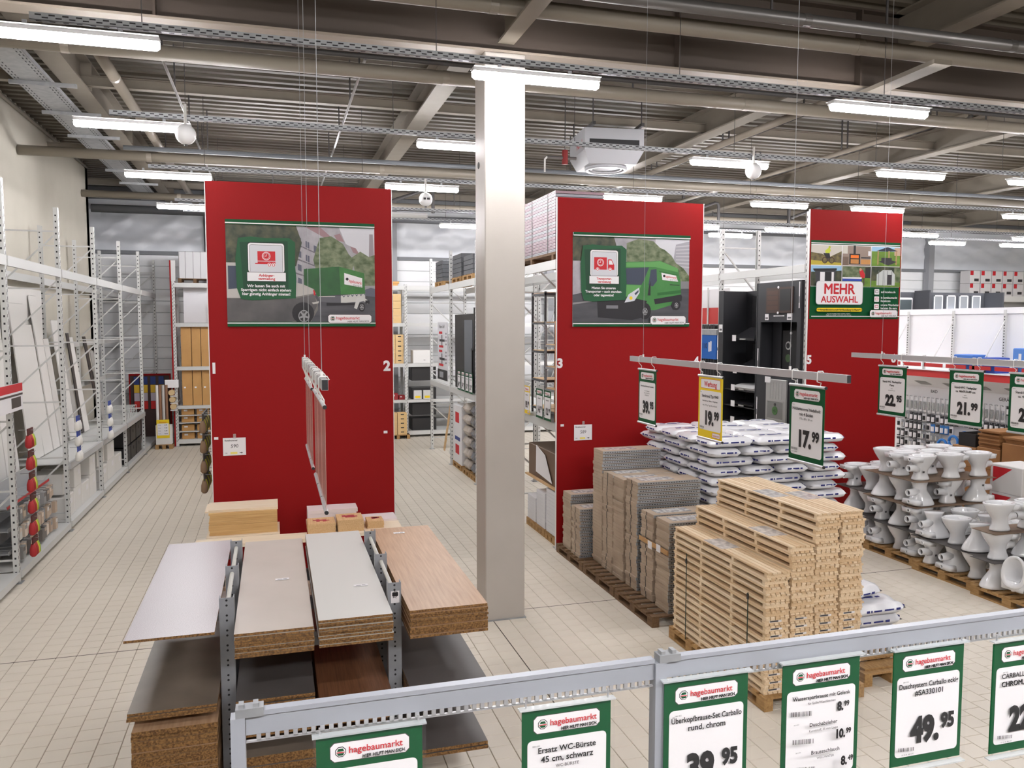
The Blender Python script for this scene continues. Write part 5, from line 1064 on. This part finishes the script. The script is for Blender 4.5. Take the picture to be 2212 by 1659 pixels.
for k, (y, hd, p, f_) in enumerate(((14.75, 'Werbung', ('19', '99'), YEL), (14.0, None, ('14', '99'), GREEN), (13.55, None, ('12', '99'), GREEN))):
    t = thing('price_sign', '%s sign standing on the shelf beside the middle panel, %s' % (('yellow Werbung', 'green price', 'green price')[k], ('farthest', 'middle', 'nearest')[k]), 'price sign', (4.6, y, 2.2), -PI/2, 'price signs beside the middle panel'); sign_art(t, .38, .53, hd, [('Steckregal', .5, .32, .05, .02)], p, f_)
for k, (y, L, n_) in enumerate(((14.31, .5, 7), (13.76, .5, 10), (13.17, .53, 12))):
    pallet(4.68, y, .9, L+.02, WOODP, 'pallet under the white flat packs beside the middle panel, %s' % ('farthest', 'middle', 'nearest')[k])
    for j in range(n_): tag(MB().bbox(4.7, 5.5, y+.01, y+L, 0, .062, .004).build('flat_pack', C((214, 214, 218)), None, (0, 0, .146+j*.066)), 'white flat pack in the %s pile beside the middle panel, %s' % (('farthest', 'middle', 'nearest')[k], nth(j+1)), 'pack', 'white flat packs, %s pile' % ('farthest', 'middle', 'nearest')[k])
o = carton(4.75, 5.5, 13.2, 14.9, 1.0, 1.6, 'open brown carton with white sheets beside the middle panel', C((110, 88, 70)), '-x', tape=False, lab=False)
MB().add([(-.4, .3, .12), (-.4, -.6, .05), (-.395, -.2, .5), (-.395, .3, .62), (-.41, .3, .12), (-.41, -.6, .05), (-.405, -.2, .5), (-.405, .3, .62)], [(0, 1, 2, 3), (7, 6, 5, 4), (0, 4, 5, 1), (1, 5, 6, 2), (2, 6, 7, 3), (3, 7, 4, 0)]).build('white_sheet', CARD, o)
MB().box(4.69, 5.6, 13.1, 14.95, .97, .999).build('carrier_board', PINE, o, (-5.125, -14.05, -1.0))
# packs peeking out left of panel 1
for j in range(4):
    for k in range(3): glove_pack(-1.066, 13.2+k*.31, 1.3+j*.31, 'bulb bag beside the left-hand panel, %s row from the bottom, %s from the front' % (ORD[j+1], ORD[k+1]), 'bulb bags beside the left-hand panel', C((60, 52, 50)), (C((120, 96, 74)), YL1, C((130, 104, 80))), 1.0, PI)
t = thing('peg_panel', 'narrow grey peg panel beside the left-hand panel', 'panel', (-.905, 13.09, 1.2)); MB().box(0, .022, 0, .98, 0, 1.6).build('sheet', RACKW, t); MB().box(-.004, 0, .0, .9, 1.55, 1.6).build('price_strip', GALV, t)
# ------------------------------------------------------------------ black kitchen display between the middle and right-hand panels
KB = M('display_black', (40, 41, 45), .5); KB2 = M('display_inner', (24, 24, 26), .6); SST = M('stainless', (196, 196, 194), .3, .7); BRW = M('display_brown', (62, 44, 36), .5); TAGW = CARD
t = thing('sink_display', 'black display unit with brown sink panel next to the right-hand panel', 'display', (9.56, 13.09, .01)); t.scale = (1, .935, 1)
MB().box(.0, .03, 0, .12, 0, 4.72).box(0, .03, 1.4, 1.52, 0, 4.72).box(0, .03, .12, 1.4, 3.93, 4.72).box(0, .03, .12, 1.4, 0, 2.85).build('front_frame', KB, t)
MB().box(.03, .9, 0, .03, 0, 4.72).box(.03, .9, 1.49, 1.52, 0, 4.72).box(.03, .9, .03, 1.49, 4.69, 4.72).build('carcass', KB, t); MB().box(.5, .52, .03, 1.49, 0, 4.69).build('rear_board', KB2, t)
MB().box(.3, .32, 1.1, 1.4, 2.85, 3.93).build('niche_side', KB, t)
s_ = thing('brown_sink', 'dark brown kitchen sink mounted high on the black display', 'sink', (9.556, 13.33, 4.12)); MB().box(-.02, 0, 0, .86, 0, .5).build('sink_plate', BRW, s_); MB().box(-.024, -.02, .06, .4, .04, .46).build('basin', BLACK, s_)
for k in range(4): MB().box(-.023, -.02, .46, .82, .06+k*.1, .14+k*.1).build('drain_board', C((78, 56, 46)), s_)
for z in (.0, .5): MB().tube((-.03, .45, z), (-.02, .45, z), .025, 10).build('tap_hole_cover', CARD, s_)
def ptag(x, y, z, lb, w=.12, h=.12):
    o = thing('price_tag', lb, 'price tag', (x, y, z)); MB().box(-.004, 0, 0, w, 0, h).build('card', TAGW, o); MB().box(-.005, -.004, w*.15, w*.85, h*.2, h*.45).build('print', C((90, 90, 92)), o)
ptag(9.556, 14.12, 3.98, 'small price tag below the brown sink, left one'); ptag(9.556, 13.35, 3.98, 'price tag below the brown sink, right one', .16, .13); ptag(9.556, 13.6, 4.05, 'thin white strip below the brown sink', .35, .02)
for k, (y, z, h) in enumerate(((13.13, 4.2, .5), (14.45, 2.95, .45), (13.13, 2.5, .35), (14.45, 1.95, .45))): ptag(9.556, y, z, 'tall thin white strip on the black display, %s from the top' % ORD[k+1], .025, h)
s_ = thing('steel_sink', 'stainless steel sink with ribbed drainer hanging on the black display', 'sink', (9.5, 13.42, 1.95)); MB().bbox(-.0, .05, 0, .66, 0, .86, .008).build('plate', SST, s_)
for k in range(5): MB().box(-.006, 0, .12+k*.095, .16+k*.095, .47, .8).build('drainer_rib', SST, s_)
MB().box(-.008, 0, .06, .6, .42, .44).box(-.008, 0, .05, .07, .06, .42).box(-.008, 0, .59, .61, .06, .42).box(-.008, 0, .06, .6, .05, .07).build('basin_rim', SST, s_); MB().box(-.002, 0, .08, .58, .08, .41).build('basin', M('basin_grey', (150, 150, 148), .35, .6), s_)
MB().tube((-.012, .33, .24), (-.002, .33, .24), .085, 18).build('green_sticker', C((70, 110, 60)), s_); a = Art(.1, .1); a.text('45', .5, .5, .6, C((30, 60, 30)), .9, .02); a.build('sticker_number', s_, (-.013, .38, .19), -PI/2); MB().tube((-.012, .33, .36), (-.002, .33, .36), .03, 12).build('drain', DARKS, s_)
MB().box(-.012, 0, .5, .68, .78, .9).build('tag', CARD, s_)
MB().box(.05, .06, .1, .56, .1, .8).build('bracket', DARKS, s_)
s_ = thing('black_sink', 'black round-hole sink inside the display niche', 'sink', (9.84, 13.44, 2.92)); MB().box(0, .03, 0, .6, 0, .85).build('plate', BLACK, s_); MB().tube((-.012, .4, .55), (0, .4, .55), .085, 16).build('drain_ring', SST, s_); MB().tube((-.016, .4, .55), (-.01, .4, .55), .055, 16).build('drain', BLACK, s_); MB().tube((-.012, .4, .3), (0, .4, .3), .08, 16).build('green_sticker', C((60, 84, 52)), s_); MB().tube((-.012, .32, .8), (0, .32, .8), .03, 12).build('tap_hole', CARD, s_)
MB().box(.03, .219, .1, .5, .1, .14).build('support', DARKS, s_)
s_ = thing('round_bowl', 'round steel bowl edge in the display niche', 'bowl', (9.75, 13.27, 3.4)); MB().loft([[(r_*.0+x_, .0+r_*.35*math.cos(2*PI*i/20)+.05, r_*math.sin(2*PI*i/20)) for i in range(20)] for x_, r_ in ((0, .34), (.1, .3), (.16, .15))]).build('shell', SST, s_, smooth=True); MB().box(.1, .309, -.08, .0, -.05, .05).build('arm', DARKS, s_)
t = thing('hood_display', 'black display unit with cooker hoods beside the sink display', 'display', (9.56, 14.53, .01))
MB().box(0, .9, 0, .03, 0, 4.72).box(0, .9, 1.47, 1.5, 0, 4.62).box(0, .03, 1.3, 1.47, 0, 4.62).box(.7, .73, .03, 1.47, 0, 4.62).build('carcass', KB, t)
for z in (1.75, 2.1, 2.45): MB().box(.05, .7, .03, 1.3, z, z+.02).build('shelf', KB2, t)
def hood(y, z, label, m, chim=True, w=.85, ch=.95):
    h = thing('cooker_hood', label, 'cooker hood', (9.95, y, z)); W = w/2
    MB().loft([[(-.25, -W, 0), (.3, -W, 0), (.3, W, 0), (-.25, W, 0)], [(-.25, -W, .05), (.3, -W, .05), (.3, W, .05), (-.25, W, .05)], [(.02, -.14, .28), (.3, -.14, .28), (.3, .14, .28), (.02, .14, .28)]] if chim else [[(-.3, -W, 0), (.3, -W, 0), (.3, W, 0), (-.3, W, 0)], [(-.36, -W, .06), (.3, -W, .06), (.3, W, .06), (-.36, W, .06)], [(-.1, -W, .12), (.3, -W, .12), (.3, W, .12), (-.1, W, .12)]]).build('canopy', m, h)
    if chim: MB().box(.04, .28, -.12, .12, .28, ch).build('chimney', m, h)
    MB().box(.28, .309, -.1, .1, .02, .1).build('wall_bracket', DARKS, h)
    MB().box(-.27 if chim else -.37, -.25 if chim else -.36, -.1, .1, .01, .04).build('control_strip', SST, h); MB().box(-.29 if chim else -.39, -.28 if chim else -.38, W-.2, W-.06, -.02, .11).build('tag', CARD, h)
HB = M('hood_black', (30, 30, 33), .25); hood(15.25, 3.55, 'black chimney hood in the upper niche', HB); hood(15.2, 2.85, 'black slanted chimney hood in the middle niche', HB, True, .85, .62); hood(15.1, 2.4825, 'white flat hood on the top hood shelf', C((206, 206, 206)), False); hood(15.1, 2.1325, 'black flat hood on the middle hood shelf', HB, False); hood(15.1, 1.7825, 'black flat hood on the lowest hood shelf', HB, False)
for k in range(3): ptag((9.556, 10.256, 10.256)[k], (15.85, 14.65, 14.6)[k], (3.72, 3.62, 4.3)[k], 'price tag in the hood display, %s' % ('far one', 'near one', 'high one')[k], .14, .17)
for k in range(2): carton(9.6, 9.95, 14.75+k*.4, 15.08+k*.4, 1.51, 1.73, 'brown carton below the hoods, %s one' % ('near', 'far')[k], CART, '-x')
MB().box(.02, .7, .03, 1.3, 1.48, 1.499).build('bottom_shelf', KB2, t)
t = thing('blue_sign', 'blue board with white brush pictures beyond the hood display', 'sign', (9.6, 17.16, 3.1)); MB().box(0, .03, -.98, 0, 0, .55).build('board', C((0, 88, 170)), t); a = Art(.98, .55); a.text('DN 110', .35, .45, .22, C((10, 30, 70)), .5, .03); a.rect(.66, .3, .72, .7, CARD, .02); a.rect(.74, .25, .8, .68, CARD, .02); a.build('print', t, (-.001, 0, 0), -PI/2)
MB().box(-.01, .04, -1.0, .0, .55, .68).build('ledge', GALV, t); MB().box(.03, .6, -.9, -.1, .2, .25).build('bracket', DARKS, t)
for k in range(7): tag(MB().tube((0, 0, 0), (.5, 0, 0), .055, 10).build('black_tube', BLACK, None, (9.6, 16.3+k*.115, 3.84)), 'short black pipe lying on the blue sign ledge, %s from the front' % ORD[k+1], 'pipe', 'black pipes over the blue sign')
for k in range(7): tag(MB().tube((0, 0, 0), (0, 0, .9), .05, 10).build('black_downpipe', BLACK, None, (9.66, 16.3+k*.115, 2.2)), 'upright black pipe below the blue sign, %s from the front' % ORD[k+1], 'pipe', 'black pipes below the blue sign')
t = thing('pipe_shelf', 'grey shelf carrying the black pipes beyond the hoods', 'shelf', (9.62, 16.15, 0)); MB().box(0, .9, 0, 1.0, 2.14, 2.199).build('board', GALV, t); MB().box(.1, .8, .05, .1, 0, 2.14).box(.1, .8, .9, .95, 0, 2.14).build('support', GALV, t)
t = thing('red_white_board', 'red and white backing board far behind the blue sign', 'sign', (10.4, 17.0, 3.9)); MB().box(0, .03, 0, 2.0, 0, .4).build('red_half', M('strip_red2', (200, 50, 46), .5), t); MB().box(0, .03, 0, 2.0, .4, .85).build('white_half', CARD, t); MB().box(-.02, 0, .9, .96, -1.7, .9).build('post', RACKW, t)

# ------------------------------------------------------------------ fittings wall at the right
t = thing('fittings_rack', 'white display wall with red fascia holding bathroom fittings', 'display', (14.3, 10.4, 0))
WW = M('display_white', (236, 236, 238), .5); REDF = M('fascia_red', (190, 44, 44), .5)
MB().box(.55, .58, 0, 12, 0, 4.25).build('upper_panel', WW, t); MB().box(.2, .23, 0, 7.5, .1, 2.66).build('pegboard', WW, t)
MB().box(.52, .6, 0, 12, 4.12, 4.25).build('top_rail', WW, t)
MB().add([(-.25, 0, 2.72), (-.25, 7.5, 2.72), (.2, 7.5, 2.45), (.2, 0, 2.45), (-.25, 0, 2.74), (-.25, 7.5, 2.74), (.2, 7.5, 2.47), (.2, 0, 2.47)], [(0, 1, 2, 3), (7, 6, 5, 4), (0, 3, 7, 4), (1, 5, 6, 2)]).build('canopy', WW, t)
MB().box(-.27, -.25, 0, 7.5, 2.72, 2.87).build('red_fascia', REDF, t); MB().box(-.3, .5, 0, 7.5, 2.87, 2.89).build('top_shelf', WW, t)
for k in range(12): MB().box(-.28, -.262, .1+k*.62, .62+k*.62, 2.95, 3.03).build('red_plate', REDF, t)
MB().box(-.29, -.25, 0, 7.5, 3.05, 3.11).build('front_bar', RACKW, t)
for k in range(6):
    y = .3+k*1.35; MB().box(.5, .55, y-.03, y+.03, 0, 4.2).build('upright', RACKW, t); MB().box(-.28, -.24, y-.03, y+.03, 2.89, 3.2).build('bar_post', RACKW, t)
    h = MB(); z = 2.9
    while z < 4.1: h.box(.498, .4995, y-.012, y+.012, z, z+.025); z += .06
    tag(h.build('holes', HOLE, t), kind='stuff'); MB().path([(.5, y, 3.95), (-.1, y+.02, 2.95)], .014, 4).build('diagonal_strut', RACKW, t)
for k in range(9): MB().add([(-.05, .5+k*.8, 2.62), (-.05, .85+k*.8, 2.62), (.08, .78+k*.8, 2.54), (.08, .45+k*.8, 2.54)], [(0, 1, 2, 3)]).build('canopy_sticker', C((150, 150, 148)), t, (0, 0, -.028))
a = Art(1.2, .12); a.text('GERÄTEANSCHLÜSSE', .5, .5, .6, INK, .95, .01); a.build('lettering', t, (.198, 2.9, 2.28), -PI/2); a = Art(.4, .12); a.text('BAD', .5, .5, .6, INK, .8, .01); a.build('lettering', t, (.198, 4.7, 2.3), -PI/2)
CHR = M('chrome', (210, 212, 214), .18, .9)
FPM = {}
for nm, w, h, cc, ic in (('long', .09, .34, (224, 224, 226), CHR), ('black', .11, .19, (34, 34, 38), CARD), ('white', .1, .17, (232, 232, 234), BLACK), ('blue', .12, .2, (36, 108, 176), CARD), ('grey', .11, .18, (150, 152, 156), CHR)):
    FPM[nm] = (MB().box(-.006, .0, -w/2, w/2, -h, 0).mesh('card', C(cc)), MB().loft([[(-.006-r_, y_*w*.3, z_) for y_, r_ in ((-1, .005), (-.5, .04), (.5, .04), (1, .005))] for z_ in (-h*.85, -h*.3)], cap=(True, True)).mesh('item', ic), MB().path([(.119, 0, -.01), (-.03, 0, -.01), (-.04, 0, .01)], .006, 5).mesh('hook', GALV))
rr = random.Random(11)
for j in range(7):
    for k in range(38):
        y = 11.0+k*.13; z = (2.22, 1.84, 1.63, 1.42, 1.21, 1.0, .79)[j]; kind = 'long' if j == 0 and k > 14 else rr.choice(('black', 'black', 'white', 'grey', 'black', 'grey', 'blue' if (k > 18 and k < 30 and j > 1) or (j < 2 and k < 14) else 'white', 'blue' if k > 22 and k < 29 and j > 2 else 'black'))
        if any(abs(y-13.75-q*.3) < .2 and abs(z-.1-1.45+.12*q) < .26 for q in range(3)): continue
        o = thing('fitting_pack', '%s fitting pack, %s row from the top, %s from the front' % ('long chrome' if kind == 'long' else kind, ORD[j+1], ORD[k+1]), 'pack', (14.38, y, z), 0, 'fitting packs on the display wall')
        for pn, me in zip(('card', 'item', 'hook'), FPM[kind]): put(pn, me, o)
for k in range(3):
    o = thing('blue_hose', 'blue hose coil on the display wall, %s from the front' % ORD[k+1], 'hose', (14.24, 13.75+k*.3, 1.45-.12*k), 0, 'blue hose coils'); MB().path([(0, .12*math.cos(i*PI/8), .12*math.sin(i*PI/8)) for i in range(17)], .03, 8).build('coil', C((40, 120, 200)), o, smooth=True); MB().box(-.02, .259, -.01, .01, .1, .115).build('hook', GALV, o)
for k, (y, l, h, c) in enumerate(((13.5, .9, .16, (70, 120, 200)), (12.95, .55, .12, (50, 80, 170)), (12.3, .45, .33, (80, 130, 205)), (11.4, .6, .36, (200, 204, 212)))): carton(14.1, 14.5, y, y+l*.55, 2.891, 2.891+h+.2, '%s box on top of the fittings wall, %s from the far end' % ('pale' if k == 3 else 'blue', ORD[k+1]), C(c), '-x', 'boxes on the fittings wall', tape=False)
BRC = M('cardboard_brown', (150, 106, 62), .75, 0, (2.5, .3, .8), (134, 92, 52))
pallet(12.85, 11.0, .85, 1.78, WOODP, 'pallet under the brown carton stacks by the fittings wall')
def col_(y0, y1, hs, nm):
    z = .1445
    for k, h in enumerate(hs):
        carton(12.9, 13.6, y0, y1, z, z+h-.004, 'brown carton in the %s stack by the fittings wall, %s' % (nm, nth(k+1)), BRC, '-x', 'brown cartons by the fittings wall', lab=(nm == 'far' and k == len(hs)-1)); z += h
    return z
za = col_(12.2, 12.75, (.5, .5, .38), 'far'); zb = col_(11.66, 12.17, (.5, .52, .4), 'middle'); zc = col_(11.05, 11.62, (.52, .55, .5), 'near')
crate(12.95, 13.4, 12.25, 12.65, za, za+.25, 'black bin on the far brown carton stack', KBX, None, '-y')
for nm, y0, y1, z, n_ in (('middle', 11.68, 12.15, zb, 9), ('near', 11.08, 11.6, zc, 3)):
    for k in range(n_): tag(MB().box(-.33, .33, 0, y1-y0, 0, .034).build('flat_carton', BRC, None, (13.25+rr.uniform(-.04, .04), y0+rr.uniform(-.02, .02), z+k*.037)), 'folded flat carton on the %s brown stack, %s' % (nm, nth(k+1)), 'carton', 'folded cartons, %s stack' % nm)
pallet(11.6, 10.0, .8, .8, WOODP, 'pallet under the white boxes at the right')
for k in range(3): o = carton(11.65, 12.3, 10.08, 10.7, .146+k*.47, .61+k*.47, 'white printed box right of the brown cartons, %s' % nth(k+1), C((216, 214, 212)), '-x', 'white printed boxes', tape=False, lab=False); MB().poly([(-.327, .25, .42), (-.327, .25, .15), (-.327, -.12, .42)]).build('red_corner', INKR, o)
# bathroom display and shelf at the far right
t = thing('mirror_display', 'dark partition with white mirror frames far behind the fittings wall', 'display', (21.3, 24.0, 0)); MB().box(0, 4.2, 0, .06, 0, 5.05).box(4.2, 4.26, -.8, .06, 0, 5.05).box(1.0, 1.06, -.7, 0, 0, 5.1).build('partition', C((66, 68, 74)), t)
for k in range(5):
    x = 1.25+k*.58; p = MB().box(x, x+.4, -.05, 0, 3.9, 4.95).build('mirror', C((120, 124, 128)), t)
    for b in ((x, x+.04), (x+.36, x+.4)): MB().box(b[0], b[1], -.06, -.05, 3.9, 4.95).build('frame_bar', CARD, p)
    MB().box(x, x+.4, -.06, -.05, 4.91, 4.95).build('frame_top', CARD, p); MB().tube((x+.2, -.2, 4.35-.1*(k % 2)), (x+.2, -.2, 4.42-.1*(k % 2)), .13, 14).build('lamp_disc', M('lamp_disc', (240, 242, 255), .4, emit=6), t)
MB().bbox(.15, .9, -.06, 0, 4.05, 4.85, .03).build('wide_mirror_frame', CARD, t); MB().box(.22, .83, -.07, -.06, 4.12, 4.78).build('wide_mirror', C((70, 80, 84)), t)
t = thing('wall_shelf', 'long white shelf on the rear wall at the far right', 'shelf', (26, 28.6, 0)); MB().box(0, 8, 0, .9, 4.9, 5.15).build('board', WHITE, t)
for k in range(4): MB().box(k*2.6, .1+k*2.6, .1, .8, 0, 4.9).build('support', GALV, t)
for j in range(2):
    for k in range(6): o = carton(29.6+k*.62, 30.15+k*.62, 28.65, 29.2, 5.151+j*.56, 5.7+j*.56, 'white box with red corners on the far wall shelf, %s row, %s from the left' % (('lower', 'upper')[j], ORD[k+1]), C((214, 212, 212)), '-y', 'white boxes on the far wall shelf', tape=False, lab=False); MB().box(-.27, -.1, -.279, -.276, .35, .54).build('red_print', INKR, o); MB().box(-.05, .2, -.279, -.276, .08, .2).build('dark_print', DKG, o)
# unseen upper deck under the viewer, kept dark to cut light bounced upward
struct('floor_upper', MB().box(X0, 8, Y0, 1.45, 2.0, 2.2), M('upper_floor', (70, 64, 58), .8), 'floor of the upper level')
